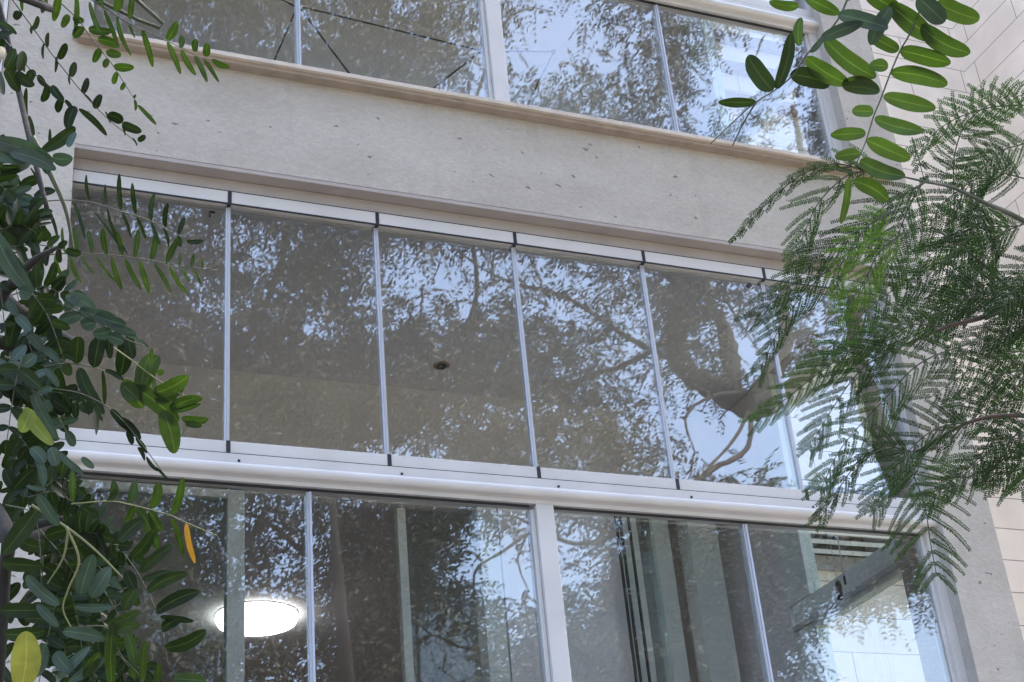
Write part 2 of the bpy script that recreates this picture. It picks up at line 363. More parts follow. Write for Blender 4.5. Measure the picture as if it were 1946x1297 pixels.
def glazing(n, full=True):
    dz = n*STOREY
    org = Vector((X(3), 0, Z(2.24+dz)))
    def part(nm, dp=True):
        e = empty(nm, org - B.location, B); return e
    def sub(mb, nm, m, par, **k):
        o = mb.build(nm, m, par, **k); o.matrix_parent_inverse = Matrix.Translation(-org); return o
    # lower fixed window with its handrail
    lw = part('balustrade_window')
    zt, z0 = 3.735+dz, 2.262+dz
    sub(wb(.0, .075, -.03, .07, z0, zt), 'frame', M['alu'], lw, bevel=.002)
    sub(wb(5.925, 6.0, -.05, .07, z0, zt), 'frame', M['alu'], lw, bevel=.002)
    sub(wb(5.895, 5.925, -.02, .06, z0, zt), 'frame', M['alu'], lw)
    sub(wb(2.955, 3.075, -.06, .05, z0, zt-.001), 'mullion', M['alu'], lw, bevel=.003)
    sub(wb(2.925, 2.953, -.03, .05, z0, zt-.03), 'mullion', M['alu'], lw, bevel=.002)
    for xx in (1.5, 4.49):
        sub(wb(xx-.007, xx+.007, -.028, .028, z0, zt-.02), 'seal', M['seal'], lw)
        sub(wb(xx-.022, xx-.0075, -.02, .024, z0, zt-.02), 'seal', M['alu_grey'], lw)
    sub(wb(.076, 2.924, -.03, -.012, zt-.012, zt-.002), 'head_gasket', M['black'], lw)
    sub(wb(3.076, 5.894, -.03, -.012, zt-.012, zt-.002), 'head_gasket', M['black'], lw)
    for a, b in ((.076, 1.477), (1.508, 2.924), (3.076, 4.467), (4.498, 5.894)):
        gp = wb(a, b, -.009, .009, z0, zt-.036); ta, tb = random.uniform(-.002, .002), random.uniform(-.002, .002)
        gp.v = [(x, y+ta*(x-X((a+b)/2))+tb*(z-Z(zt-.7)), z) for x, y, z in gp.v]
        sub(gp, 'glass_pane', M['glassl'], lw)
    # handrail profile
    hr = part('handrail')
    prof = [(X(.05), Z(zt)), (X(-.055), Z(zt)), (X(-.058), Z(zt+.024)), (X(-.075), Z(zt+.030))]
    for k in range(9):
        a = -math.pi/2 + math.pi*k/8
        prof.append((X(-.085-.032*math.cos(a)), Z(zt+.067+.035*math.sin(a))))
    prof += [(X(-.072), Z(zt+.104)), (X(-.069), Z(zt+.112)), (X(-.069), Z(zt+.170)), (X(.05), Z(zt+.170))]
    prof = prof[::-1]
    o = sub(MB().extr(prof, X(.0), X(6.0)), 'rail_profile', M['alu'], hr)
    for px in (430+35, 745, 1042, 1305, 1530):
        xx = (px-100)/290.
    for xx in (1.06, 2.07, 3.12, 4.08, 5.02):
        sub(MB().tube([(X(xx), X(-.066), Z(zt+.125)), (X(xx), X(-.074), Z(zt+.125))], .006, 10), 'screw', M['black'], hr)
    sub(wb(0, 6.0, -.064, .05, zt+.171, zt+.177), 'shadow_gasket', M['black'], hr)
    # folding panes
    zb, zt2 = 3.914+dz, 5.797+dz
    for k in range(6):
        fp = part('folding_pane')
        a, b = k+.012, k+1-.012
        sub(wb(a, b, -.055, .045, zb, zb+.078), 'bottom_rail', M['alu'], fp, bevel=.0015)
        sub(wb(a, b, -.055, .045, zt2-.095, zt2-.005), 'top_rail', M['alu'], fp, bevel=.0015)
        sub(wb(a, b, -.058, -.048, zt2-.104, zt2-.0955), 'gasket', M['black'], fp)
        gp = wb(a+(.003), b-(.003), -.008, .008, zb+.079, zt2-.103); ta, tb = random.uniform(-.003, .003), random.uniform(-.0022, .0022)
        gp.v = [(x, y+ta*(x-X(k+.5))+tb*(z-Z(zb+.95)), z) for x, y, z in gp.v]      # every pane hangs a hair out of true
        sub(gp, 'glass_pane', M['glass'], fp)
        if k < 5:
            sub(wb(b-.004, b+.008, -.014, .014, zb+.079, zt2-.1025), 'seal', M['seal'], fp)
            sub(wb(b+.0085, b+.026, -.016, .012, zb+.079, zt2-.1025), 'seal', M['alu_grey'], fp)
            for z_ in ((zb, zb+.079), (zt2-.103, zt2-.004)):
                sub(wb(b+.001, b+.023, -.059, .04, z_[0], z_[1]), 'hinge_cap', M['black'], fp)
    # fixed top track
    tk = part('top_track')
    sub(wb(0, 6.0, -.05, .05, zt2+.004, 5.885+dz), 'track_profile', M['soffit'], tk)
    sub(wb(0, 6.0, -.052, .05, zt2-.004, zt2+.003), 'gasket', M['black'], tk)
    sub(wb(0, 6.0, -.045, -.03, 5.886+dz, 5.889+dz), 'gasket', M['black'], tk)
    sub(wb(0, .012, -.05, .05, 3.914+dz, zt2-.005), 'side_profile', M['alu'], tk)
    sub(wb(5.99, 6.0, -.05, .05, 3.914+dz, zt2-.005), 'side_profile', M['alu'], tk)
    # glazed end of the balcony, seen through the front
    en = part('end_window')
    sub(wb(6.0, 6.1, .401, 1.86, 3.62+dz, 3.88+dz), 'transom', M['frame_in'], en, bevel=.004)
    sub(wb(5.97, 5.999, .401, 1.86, 3.66+dz, 3.70+dz), 'transom', M['alu_grey'], en)
    sub(wb(5.985, 6.1, 1.56, 1.9, 1.56+dz, 3.619+dz), 'post', M['frame_in'], en)
    sub(wb(5.985, 6.1, 1.56, 1.9, 3.881+dz, 5.86+dz), 'post', M['frame_in'], en)
    sub(wb(6.03, 6.05, .401, 1.559, 3.881+dz, 5.86+dz), 'glass_pane', M['gin'], en)
    sub(wb(6.03, 6.05, .401, 1.559, 1.56+dz, 3.619+dz), 'glass_pane', M['gin'], en)

for n in (0, 1):
    storey(n); glazing(n)

# ------------------------------------------------------------------ neighbouring wing in pale stone
wing = empty('neighbouring_wing', (X(10.1), X(2.5), 0))
tag(wing, 'cream stone clad wing standing behind and to the right of the balconies', 'building')
YR = 2.5
o = wb(6.47, 10.1, YR, YR+.3, -2.35, 16).build('clad_wall', M['clad'], wing); planar_uv(o, 0)
o = wb(10.1, 10.5, .3, YR+.3, -2.35, 16).build('clad_wall', M['clad'], wing); planar_uv(o, 1)
def louvre(x0, x1, z0, z1, n, mull):
    e = empty('louvre_vent', (X(x0), X(YR), Z(z0)), None); e.parent = wing; e.matrix_parent_inverse = Matrix.Translation(wing.location).inverted()
    inv = Matrix.Translation(-Vector((X(x0), X(YR), Z(z0))))
    wb(x0, x1, YR-.012, YR-.004, z0, z1).build('backing', M['dark'], e).matrix_parent_inverse = inv
    mb = MB(); st = (z1-z0)/n
    for i in range(n):
        z = z0+st*i; mb.extr([(X(YR-.09), Z(z)), (X(YR-.013), Z(z+st*.35)), (X(YR-.013), Z(z+st*.5)), (X(YR-.09), Z(z+st*.45))], X(x0), X(x1))
    mb.build('slats', M['louvre'], e).matrix_parent_inverse = inv
    for m in mull: wb(m-.03, m+.03, YR-.13, YR-.02, z0, z1).build('mullion', M['louvre'], e).matrix_parent_inverse = inv
louvre(6.48, 7.75, 4.60, 5.35, 8, [])
louvre(6.9, 8.2, 11.1, 12.0, 7, [7.28])
for z in (9.62, 10.05, 10.45):
    wb(6.48, 8.1, YR-.07, YR-.003, z, z+.13).build('string_course', M['band'], wing)
wb(6.48, 8.3, YR-.05, YR-.003, 4.47, 4.60).build('string_course', M['soffit'], wing)

# ------------------------------------------------------------------ fittings
lp = empty('ceiling_lamp', (X(3.08), X(8.15), Z(5.85)))
tag(lp, 'round white ceiling lamp glowing in the room behind the lower windows', 'ceiling lamp')
mb = MB(); seg = 40
rr = [(.46, 0), (.465, -.03), (.44, -.09), (.3, -.12), (0.001, -.13)]
vs = [(X(r)*math.cos(2*math.pi*k/seg)+X(3.08), X(r)*math.sin(2*math.pi*k/seg)+X(8.15), Z(5.86+z)) for r, z in rr for k in range(seg)]
fs = [(i*seg+k, i*seg+(k+1) % seg, (i+1)*seg+(k+1) % seg, (i+1)*seg+k) for i in range(len(rr)-1) for k in range(seg)]
mb.add(vs, fs).build('diffuser', M['lamp'], lp, smooth=True)
mb = MB().tube([(X(3.08), X(8.15), Z(5.862)), (X(3.08), X(8.15), Z(5.871))], X(.47), 40); mb.build('base', M['alu'], lp)

ds = empty('ceiling_spot', (X(3.19), X(2.04), Z(5.87)))
tag(ds, 'small dark recessed spot in the ceiling behind the third folding pane', 'spot light')
MB().tube([(X(3.19), X(2.04), Z(5.874)), (X(3.19), X(2.04), Z(5.862))], X(.068), 24).build('trim_ring', M['sillu'], ds)
MB().tube([(X(3.19), X(2.04), Z(5.862)), (X(3.19), X(2.04), Z(5.855))], X(.045), 24).build('lens', M['black'], ds)

# knob and bracket at the head of the folding panes
k1 = at(1424, 542, 1); v = ray(1424, 542); p = CAM+v*((-.03*S-CAM[1])/v[1])
kn = MB().tube([(p[0], -.022, p[2]), (p[0], .0-.007, p[2])], [.013, .011], 14).build('window_knob', M['black'])
tag(kn, 'small black round knob at the head of the fifth folding pane', 'knob')
v = ray(400, 402); p = CAM+v*((.0-CAM[1])/v[1])
br = MB().box(p[0]-.003, p[0]+.003, .008, .02, p[2]-.02, p[2]+.01).box(p[0]+.0031, p[0]+.022, .008, .02, p[2]+.004, p[2]+.01).build('catch_bracket', M['black'])
tag(br, 'small black angled catch behind the top of the leftmost folding pane', 'catch')

# hanging catch seen through the right of the lower window
v = ray(1597, 1120); D = .55*S
p = CAM+v*((D-CAM[1])/v[1])
hl = empty('hanging_catch', tuple(p)); tag(hl, 'black catch hanging on two thin cords behind the lower right window', 'catch')
inv = Matrix.Translation(-Vector(tuple(p)))
def pt(px, py, D_=D):
    v = ray(px, py); return CAM+v*((D_-CAM[1])/v[1])
a, b = pt(1590, 1108), pt(1600, 1140)
o = MB().tube([pt(1592, 1104), pt(1593, 1112), pt(1597, 1140)], [.010, .017, .017], 8).build('body', M['black'], hl, bevel=.003); o.matrix_parent_inverse = inv
o = MB().tube([pt(1591, 1018), pt(1604, 1095)], .0035, 6).build('cord', M['alu_grey'], hl); o.matrix_parent_inverse = inv
o = MB().tube([pt(1604, 1095), pt(1607, 1111)], .006, 6).build('toggle', M['black'], hl); o.matrix_parent_inverse = inv
o = MB().tube([pt(1577, 1030), pt(1591, 1105)], .0016, 6).build('cord', M['alu_grey'], hl); o.matrix_parent_inverse = inv

# clothes drying rack hanging behind the upper window
DR = .45*S
def rack_pt(px, py): return pt(px, py, DR)
rk = empty('drying_rack', tuple(rack_pt(570, 60))); tag(rk, 'thin grey metal drying rack with crossed rods behind the upper left window', 'drying rack')
inv = Matrix.Translation(-Vector(tuple(rack_pt(570, 60))))
for a, b in (((565, 15), (480, -30)), ((562, 20), (500, 165)), ((572, 18), (690, 175)), ((575, 14), (915, 97)), ((915, 97), (790, 195)), ((915, 97), (1055, 99)), ((1052, 99), (985, 235))):
    o = MB().tube([rack_pt(*a), rack_pt(*b)], .005, 6).build('rod', M['dark'], rk); o.matrix_parent_inverse = inv
for c in ((567, 16), (915, 97), (1052, 99)):
    q = rack_pt(*c); o = MB().tube([(q[0]-.008, q[1], q[2]), (q[0]+.008, q[1], q[2])], .013, 10).build('joint', M['black'], rk); o.matrix_parent_inverse = inv

# ------------------------------------------------------------------ ground
g = MB().box(-400, 400, -400, 400, -.5, 0).build('ground', M['grass']); tag(g, kind='structure')
pv = MB().box(-8, 8, -3.2, -.12, -.2, .012).build('path', M['pave']); tag(pv, kind='structure')

# ================================================================== vegetation
rng = random.Random(7); random.seed(5)
def catmull(P, n):
    P = [np.array(p, float) for p in P]
    if len(P) == 2: return [P[0]+(P[1]-P[0])*i/(n-1) for i in range(n)]
    Q = [2*P[0]-P[1]]+P+[2*P[-1]-P[-2]]; out = []; m = len(P)-1
    for i in range(n):
        t = i/(n-1)*m; k = min(int(t), m-1); u = t-k; a, b, c, d = Q[k:k+4]
        out.append(.5*((2*b)+(-a+c)*u+(2*a-5*b+4*c-d)*u*u+(-a+3*b-3*c+d)*u**3))
    return out

class Leaves:                         # oval leaflets, 5 rows x 3 columns, with uv (across, along)
    def __init__(s): s.v = []; s.f = []; s.uv = []
    def leaf(s, base, tip, width, roll=0., curl=.12, fold=.18, toward=None, blunt=.5):
        base = np.asarray(base, float); tip = np.asarray(tip, float)
        ax = tip-base; L = np.linalg.norm(ax)+1e-9; ax = ax/L
        vw = CAM-base if toward is None else toward
        nrm = vw-ax*np.dot(vw, ax); nrm /= (np.linalg.norm(nrm)+1e-9)
        sd_ = np.cross(ax, nrm)
        c, q = math.cos(roll), math.sin(roll)
        side = sd_*c+nrm*q; nn = nrm*c-sd_*q
        sway = random.uniform(-.07, .07)*L; tw = random.uniform(-.5, .5); wob = random.uniform(0, 6.3)
        o = len(s.v); rows = 13
        for i in range(rows):
            t = .5-.5*math.cos(math.pi*i/(rows-1)); e = abs(2*t**.92-1)
            hw = width/2*math.sqrt(max(0., 1-e**2.3))
            if i == 0: hw = width*.04
            if i == rows-1: hw = width*.02
            pc = base+ax*L*t + nn*(-curl*L*(t*t)) + side*(sway*math.sin(math.pi*t))
            ct, st_ = math.cos(tw*(t-.3)), math.sin(tw*(t-.3)); sd2 = side*ct+nn*st_; hw *= 1+.04*math.sin(9*t+wob)
            for k, u in enumerate((-1, -.5, 0, .5, 1)):
                s.v.append(tuple(pc+sd2*hw*u+nn*(abs(u)*hw*fold)))
                s.uv.append((u, t))
        for i in range(rows-1):
            for k in range(4):
                a = o+i*5+k; s.f.append((a, a+1, a+6, a+5))
    def build(s, name, m, parent, inv):
        me = bpy.data.meshes.new(name); me.from_pydata(s.v, [], s.f); me.update()
        uv = me.uv_layers.new(name='UVMap'); li = np.empty(len(me.loops), np.int32); me.loops.foreach_get('vertex_index', li)
        uv.data.foreach_set('uv', np.array(s.uv, np.float32)[li].ravel())
        me.polygons.foreach_set('use_smooth', [True]*len(me.polygons)); me.materials.append(m)
        o = bpy.data.objects.new(name, me); C.objects.link(o); o.parent = parent; o.matrix_parent_inverse = inv
        return o

def compound(parent, inv, rach, lets, d, mat_='dark', r0=2.2, dd=0., twig='twig', lets_mats=None):
    """one pinnate leaf: rach = rachis in picture space, lets = leaflets (x0,y0,x1,y1,w[,roll]) at depth d"""
    ppm = FPX/d
    if rach:
        pts = catmull(rach, max(6, len(rach)*4)); n = len(pts)
        mb = MB().tube([at(p[0], p[1], d+dd*i/n) for i, p in enumerate(pts)], [(r0*(1-.6*i/n))/ppm*.5+.0002 for i in range(n)], 5)
        st = mb.build('compound_leaf', M[twig], parent, smooth=True); st.matrix_parent_inverse = inv
    else: st = None
    lv = Leaves()
    if st is None:
        for q in lets:
            one = Leaves(); roll = q[5] if len(q) > 5 else rng.uniform(-.35, .35)
            one.leaf(at(q[0], q[1], d), at(q[2], q[3], d+rng.uniform(-.3, .3)*math.hypot(q[2]-q[0], q[3]-q[1])/ppm), q[4]/ppm, roll, curl=rng.uniform(.02, .12))
            one.build('leaf', LF[mat_], parent, inv)
        return None
    for q in lets:
        x0, y0, x1, y1, w_ = q[:5]; roll = q[5] if len(q) > 5 else rng.uniform(-.35, .35)
        z = rng.uniform(-.4, .4)*math.hypot(x1-x0, y1-y0)/ppm
        if len(q) <= 6: w_ = w_/max(.4, math.cos(roll))
        lv.leaf(at(x0, y0, d), at(x1, y1, d+z), w_/ppm, roll, curl=rng.uniform(.02, .14))
    if st is not None:
        o = lv.build('leaflets', LF[mat_], st, Matrix.Identity(4)); o.matrix_parent_inverse = Matrix.Identity(4)
    else:
        o = lv.build('compound_leaf', LF[mat_], parent, inv)
    return o

def auto(parent, inv, rach, d, n, lu, ll, au, al, w_, mat_='dark', roll=(0, 0), taper=.45, jit=.18, **k):
    """pinnate leaf with leaflets in regular pairs; au/al = angles of the two rows against the rachis"""
    pts = catmull(rach, n*4+1); lets = []
    for i in range(1, n+1):
        j = int(i*(len(pts)-1)/(n+.3)); p = pts[j]; t = pts[min(j+1, len(pts)-1)]-pts[max(j-1, 0)]; a = math.atan2(t[1], t[0])
        f = 1-taper*(i/n)**2
        for sgn, L, an, ro in ((-1, lu, au, roll[0]), (1, ll, al, roll[1])):
            if L <= 0: continue
            aa = a+sgn*math.radians(an)+rng.uniform(-jit, jit); LL = L*f*rng.uniform(.85, 1.12)
            lets.append((p[0], p[1], p[0]+LL*math.cos(aa), p[1]+LL*math.sin(aa), w_*f*rng.uniform(.85, 1.1), ro+rng.uniform(-.3, .3), 1))
    p = pts[-1]; t = pts[-1]-pts[-3]; a = math.atan2(t[1], t[0]); LL = max(lu, ll)*(1-taper)
    lets.append((p[0], p[1], p[0]+LL*math.cos(a), p[1]+LL*math.sin(a), w_*(1-taper*.5), 0, 1))
    return compound(parent, inv, rach, lets, d, mat_, **k)

# ---- left tree ----------------------------------------------------
T1 = np.array([-2.05, -4.1, 0.0])
lt = empty('broadleaf_tree', tuple(T1)); tag(lt, 'dark green tree with oval paired leaflets hanging down the left edge', 'tree')
I1 = Matrix.Translation(-Vector(tuple(T1)))
mb = MB().tube([T1, T1+(.05, .02, 1.2), T1+(.0, .05, 2.6), T1+(.12, .1, 4.2), T1+(.3, .2, 5.6)], [.10, .085, .07, .05, .02], 12)
o = mb.build('trunk', M['bark'], lt, smooth=True); o.matrix_parent_inverse = I1
def branch(parent, inv, pts, r0, r1, m='bark', start=None):
    P = [at(*p) for p in pts]
    if start is not None: P = [np.array(start, float)]+P
    P = catmull(P, len(P)*5); n = len(P)
    o = MB().tube(P, [r0+(r1-r0)*i/(n-1) for i in range(n)], 7).build('branch', M[m], parent, smooth=True); o.matrix_parent_inverse = inv; return o
branch(lt, I1, [(-60, 640, 1.9), (5, 560, 1.7), (60, 500, 1.6), (110, 470, 1.6)], .012, .002, start=T1+(.02, .04, 2.7))
branch(lt, I1, [(-80, 1010, 1.9), (0, 1020, 1.6), (60, 1000, 1.5), (120, 985, 1.5)], .012, .003, start=T1+(.03, .03, 2.0))
branch(lt, I1, [(-60, 900, 1.9), (10, 1000, 1.5), (8, 1100, 1.5), (0, 1250, 1.5), (-5, 1330, 1.5)], .008, .005)
branch(lt, I1, [(-50, -60, 2.4), (-10, -10, 2.3), (30, 150, 2.2), (60, 280, 2.0), (90, 400, 1.9)], .007, .003, start=T1+(.05, .07, 3.6))
branch(lt, I1, [(60, 260, 1.75), (95, 330, 1.75), (125, 400, 1.75), (140, 480, 1.75)], .004, .0015, 'twig')
branch(lt, I1, [(180, -60, 2.4), (165, -10, 2.4), (245, -20, 2.4)], .004, .002, 'twig', start=T1+(.1, .1, 4.1))
branch(lt, I1, [(60, 960, 1.45), (130, 1005, 1.45), (180, 1045, 1.45), (225, 1090, 1.45), (240, 1110, 1.45)], .0014, .0007, 'twigl')
branch(lt, I1, [(130, 1005, 1.45), (120, 1060, 1.45), (90, 1110, 1.45)], .0013, .0006, 'twigl')
branch(lt, I1, [(125, 1000, 1.42), (150, 1065, 1.42), (130, 1120, 1.42), (120, 1160, 1.42), (145, 1210, 1.42)], .0013, .0006, 'twigl')
A = lambda *a, **k: auto(lt, I1, *a, **k)
K = lambda *a, **k: compound(lt, I1, *a, **k)
# traced hanging leaves, top left
K([(18, -8), (60, 50), (110, 118), (160, 180), (205, 226), (240, 255), (262, 275)],
  [(38, 22, 28, 37, 16), (62, 58, 73, 31, 10), (90, 90, 92, 62, 8), (112, 113, 126, 83, 15), (135, 147, 143, 118, 14), (157, 178, 168, 148, 13), (180, 207, 192, 180, 15),
   (205, 217, 234, 232, 20), (232, 236, 268, 250, 18), (262, 268, 276, 258, 11), (60, 50, 60, 65, 5), (84, 82, 82, 112, 5), (107, 108, 105, 138, 6), (132, 140, 133, 162, 4),
   (200, 212, 210, 234, 4), (232, 240, 238, 258, 4), (252, 262, 260, 277, 3), (160, 178, 175, 195, 3)], 2.3, 'dark')
K([(-5, 62), (30, 100), (60, 135), (95, 165), (125, 196), (150, 212)],
  [(-4, 62, -2, 108, 22), (36, 106, 16, 138, 19), (64, 133, 50, 163, 18), (72, 143, 88, 165, 12), (90, 162, 80, 195, 15), (98, 163, 120, 190, 16), (118, 185, 110, 216, 15),
   (124, 190, 140, 212, 8), (150, 207, 202, 258, 12), (142, 202, 128, 244, 22), (143, 242, 78, 287, 24), (22, 88, 26, 106, 4), (45, 115, 46, 138, 5), (-5, 40, 31, 64, 10), (50, 167, 50, 245, 9), (55, 220, 58, 285, 10),
   (95, 245, 93, 290, 6)], 2.2, 'dark')
K([(160, -8), (200, 16), (240, 42), (290, 66), (330, 84), (370, 105), (400, 120)],
  [(190, -8, 195, 12, 10), (226, -10, 220, 22, 18), (252, -14, 247, 37, 12), (318, 77, 336, 42, 17), (345, 92, 344, 66, 12), (371, 99, 372, 74, 13), (392, 108, 394, 82, 15),
   (403, 114, 436, 128, 12), (170, 4, 190, 62, 9), (198, 20, 226, 92, 9), (222, 33, 250, 106, 9), (245, 47, 256, 72, 5), (270, 56, 288, 129, 11), (318, 80, 343, 141, 11), (344, 95, 371, 143, 11),
   (370, 107, 394, 156, 10), (388, 113, 416, 156, 8)], 2.4, 'olive')
K([(118, 8), (150, 40), (185, 88), (215, 125), (240, 165), (258, 192)],
  [(85, -12, 80, 24, 13), (113, -14, 104, 42, 15), (145, -10, 142, 62, 10), (42, -10, 43, 21, 7), (130, 28, 118, 52, 14), (138, 35, 160, 40, 14), (168, 55, 213, 60, 17), (158, 52, 140, 72, 18),
   (186, 74, 226, 88, 18), (190, 92, 178, 120, 14), (201, 100, 231, 104, 16), (205, 112, 198, 129, 12), (216, 127, 253, 129, 16), (222, 137, 216, 161, 11), (237, 157, 230, 172, 9),
   (258, 180, 254, 188, 5), (262, 200, 297, 237, 8), (256, 190, 258, 210, 6)], 2.45, 'olive')
K([(0, 402), (50, 388), (110, 381), (160, 383), (200, 392), (232, 403), (262, 412), (285, 420), (310, 432), (337, 448)],
  [(170, 382, 163, 332, 6), (203, 391, 199, 350, 6), (230, 400, 229, 332, 9), (258, 407, 250, 349, 9), (287, 420, 293, 366, 10), (314, 432, 319, 387, 10), (339, 446, 350, 412, 9), (355, 460, 386, 457, 10),
   (50, 387, 28, 330, 7), (22, 396, 10, 357, 7), (82, 382, 58, 318, 6), (25, 395, 30, 425, 3), (52, 388, 82, 445, 6), (82, 383, 111, 453, 7), (140, 385, 162, 453, 7), (180, 405, 225, 470, 5), (203, 394, 240, 482, 6), (232, 404, 249, 452, 6),
   (260, 413, 278, 456, 6), (287, 423, 304, 466, 7), (311, 433, 321, 470, 6), (338, 448, 343, 470, 9)], 2.1, 'dark')
K([(20, 500), (60, 492), (100, 484), (150, 482), (200, 484), (250, 490), (290, 496), (340, 505), (390, 512), (412, 513)],
  [(77, 487, 66, 440, 9), (100, 483, 84, 432, 8), (124, 482, 118, 430, 6), (148, 481, 142, 430, 10), (175, 482, 166, 436, 9), (203, 484, 196, 434, 11), (232, 486, 223, 440, 10), (257, 489, 263, 434, 11), (287, 494, 298, 438, 12), (316, 500, 343, 450, 13),
   (340, 506, 343, 480, 5), (363, 508, 368, 481, 7), (385, 512, 384, 492, 4), (133, 488, 154, 538, 8), (155, 487, 180, 520, 5), (184, 489, 220, 535, 6), (212, 489, 232, 552, 10), (237, 492, 273, 552, 10), (265, 496, 284, 560, 11),
   (293, 501, 325, 556, 8), (322, 506, 358, 562, 8), (345, 509, 361, 536, 5), (366, 511, 381, 542, 5), (105, 485, 120, 530, 8)], 2.1, 'olive')
K([(60, 702), (110, 693), (150, 693), (190, 703), (230, 720)],
  [(110, 700, 126, 786, 26), (150, 700, 197, 782, 26), (195, 704, 197, 772, 8), (150, 640, 144, 692, 28), (110, 640, 118, 682, 30), (96, 600, 108, 660, 30), (190, 640, 178, 698, 30), (236, 643, 228, 715, 30), (243, 638, 252, 682, 22), (205, 640, 210, 682, 16),
   (60, 560, 90, 640, 36), (40, 590, 20, 660, 30), (200, 703, 235, 722, 10), (75, 735, 120, 720, 18)], 1.75, 'dark')
K([(215, 660), (250, 685), (285, 712), (335, 745), (352, 752)],
  [(262, 748, 301, 674, 34), (268, 735, 285, 672, 30), (289, 690, 289, 662, 8), (300, 712, 311, 705, 12), (292, 748, 358, 716, 30), (296, 765, 350, 728, 26), (322, 778, 383, 757, 22), (328, 783, 380, 768, 10), (345, 795, 397, 799, 18), (352, 806, 382, 810, 14),
   (310, 780, 332, 862, 36), (255, 735, 338, 800, 34), (235, 722, 272, 775, 32), (232, 730, 262, 760, 30), (292, 720, 296, 745, 8), (330, 750, 335, 785, 10)], 1.6, 'olive', twig='twigl')
K([(95, 738), (140, 745), (170, 755), (205, 775), (235, 802), (262, 835), (300, 885), (318, 912)],
  [(150, 748, 170, 790, 6), (170, 757, 195, 800, 8), (180, 765, 185, 828, 12, .9), (210, 778, 240, 815, 14), (225, 795, 262, 830, 18), (238, 800, 268, 835, 14), (242, 820, 252, 845, 12), (258, 832, 280, 862, 9), (262, 850, 276, 876, 8), (278, 868, 300, 896, 7), (296, 888, 319, 912, 5),
   (120, 745, 138, 775, 8)], 1.7, 'dark')
# teal ones, the sheen of the sky put into their base colour
K([(60, 560), (120, 580), (180, 610), (240, 645), (282, 660)],
  [(118, 575, 80, 590, 30), (125, 562, 182, 590, 26), (122, 590, 150, 562, 20), (155, 598, 112, 608, 24), (150, 590, 220, 606, 26), (182, 612, 152, 618, 26), (180, 600, 238, 618, 24), (212, 628, 176, 636, 24), (210, 620, 258, 636, 18), (235, 650, 205, 640, 24), (230, 632, 282, 660, 7)], 1.65, 'teal')
K([(-20, 275), (40, 285), (100, 315)],
  [(-20, 280, 60, 300, 46), (-10, 268, 100, 308, 36), (20, 290, 100, 320, 28), (60, 290, 100, 322, 26), (100, 300, 137, 302, 26), (130, 280, 142, 250, 14, .5), (85, 300, 90, 330, 20)], 1.5, 'teal')
K(None, [(-10, 440, 60, 556, 34), (10, 470, 55, 540, 14), (60, 560, 36, 552, 30)], 1.5, 'teal')
K(None, [(15, 570, 32, 600, 18), (30, 598, 58, 630, 20), (52, 632, 82, 668, 20), (80, 660, 114, 690, 16), (40, 530, 60, 560, 20)], 1.6, 'teal')
K(None, [(-10, 680, 45, 750, 24), (30, 740, 66, 752, 30), (60, 740, 108, 836, 22), (85, 700, 112, 735, 14)], 1.55, 'teal')
K(None, [(152, 1130, 176, 1055, 32), (173, 1135, 207, 1080, 32), (143, 1153, 210, 1154, 17), (85, 880, 60, 850, 26), (108, 885, 95, 850, 26), (110, 860, 160, 900, 14), (68, 865, 84, 925, 16), (72, 940, 112, 1000, 22), (105, 1240, 132, 1275, 28), (85, 1225, 60, 1290, 30), (215, 1100, 232, 1122, 10),
         (120, 1200, 200, 1215, 26), (200, 1250, 130, 1297, 20), (50, 1095, 110, 1150, 24), (70, 1150, 110, 1190, 18), (110, 1290, 170, 1230, 22), (85, 930, 50, 923, 10), (155, 870, 178, 890, 14)], 1.4, 'teal')
# lower right fringe
K([(135, 958), (210, 953), (250, 960), (290, 970), (325, 980), (350, 992), (412, 1018)],
  [(248, 957, 256, 912, 17), (288, 966, 302, 918, 20), (328, 978, 347, 908, 16), (213, 953, 216, 912, 16), (138, 955, 137, 890, 13), (262, 965, 300, 1045, 22), (284, 970, 306, 1010, 18), (326, 985, 348, 1058, 11), (205, 955, 222, 930, 12), (255, 962, 240, 1000, 14)], 1.5, 'olive', twig='twigl')
K(None, [(354, 993, 371, 1071, 11, 0)], 1.5, 'orange')
K([(238, 1055), (262, 1090), (285, 1135), (302, 1175), (313, 1225), (318, 1260)],
  [(226, 1030, 272, 985, 26), (250, 1062, 292, 1008, 24), (266, 1088, 327, 1036, 22), (270, 1102, 326, 1084, 15), (278, 1125, 356, 1090, 23), (296, 1163, 373, 1124, 27), (306, 1198, 345, 1175, 22), (305, 1172, 368, 1182, 12), (314, 1232, 389, 1202, 27), (240, 1085, 256, 1120, 24), (258, 1120, 236, 1160, 26)], 1.45, 'dark')
K([(165, 1190), (205, 1195), (230, 1245), (262, 1280), (280, 1310)],
  [(205, 1190, 266, 1162, 20), (212, 1205, 266, 1188, 19), (215, 1222, 264, 1218, 20), (240, 1198, 256, 1268, 20), (276, 1218, 272, 1296, 16), (301, 1262, 302, 1310, 14), (216, 1180, 210, 1310, 22), (190, 1240, 160, 1290, 22), (250, 1265, 256, 1290, 12), (330, 1290, 388, 1292, 24)], 1.4, 'olive')
K([(10, 960), (60, 975), (75, 1030), (78, 1110)],
  [(70, 970, 2, 1055, 36), (30, 1025, 84, 1042, 26), (5, 1072, 80, 1078, 27), (0, 1160, 80, 1160, 30), (8, 1205, 80, 1200, 28), (25, 930, 68, 890, 22), (0, 935, 30, 930, 10)], 1.4, 'dark')
K(None, [(50, 1200, 38, 1320, 54, 0, 1)], 1.35, 'yellow')
K(None, [(46, 775, 102, 846, 26, .2), (60, 778, 40, 822, 30, 0)], 1.5, 'lime')
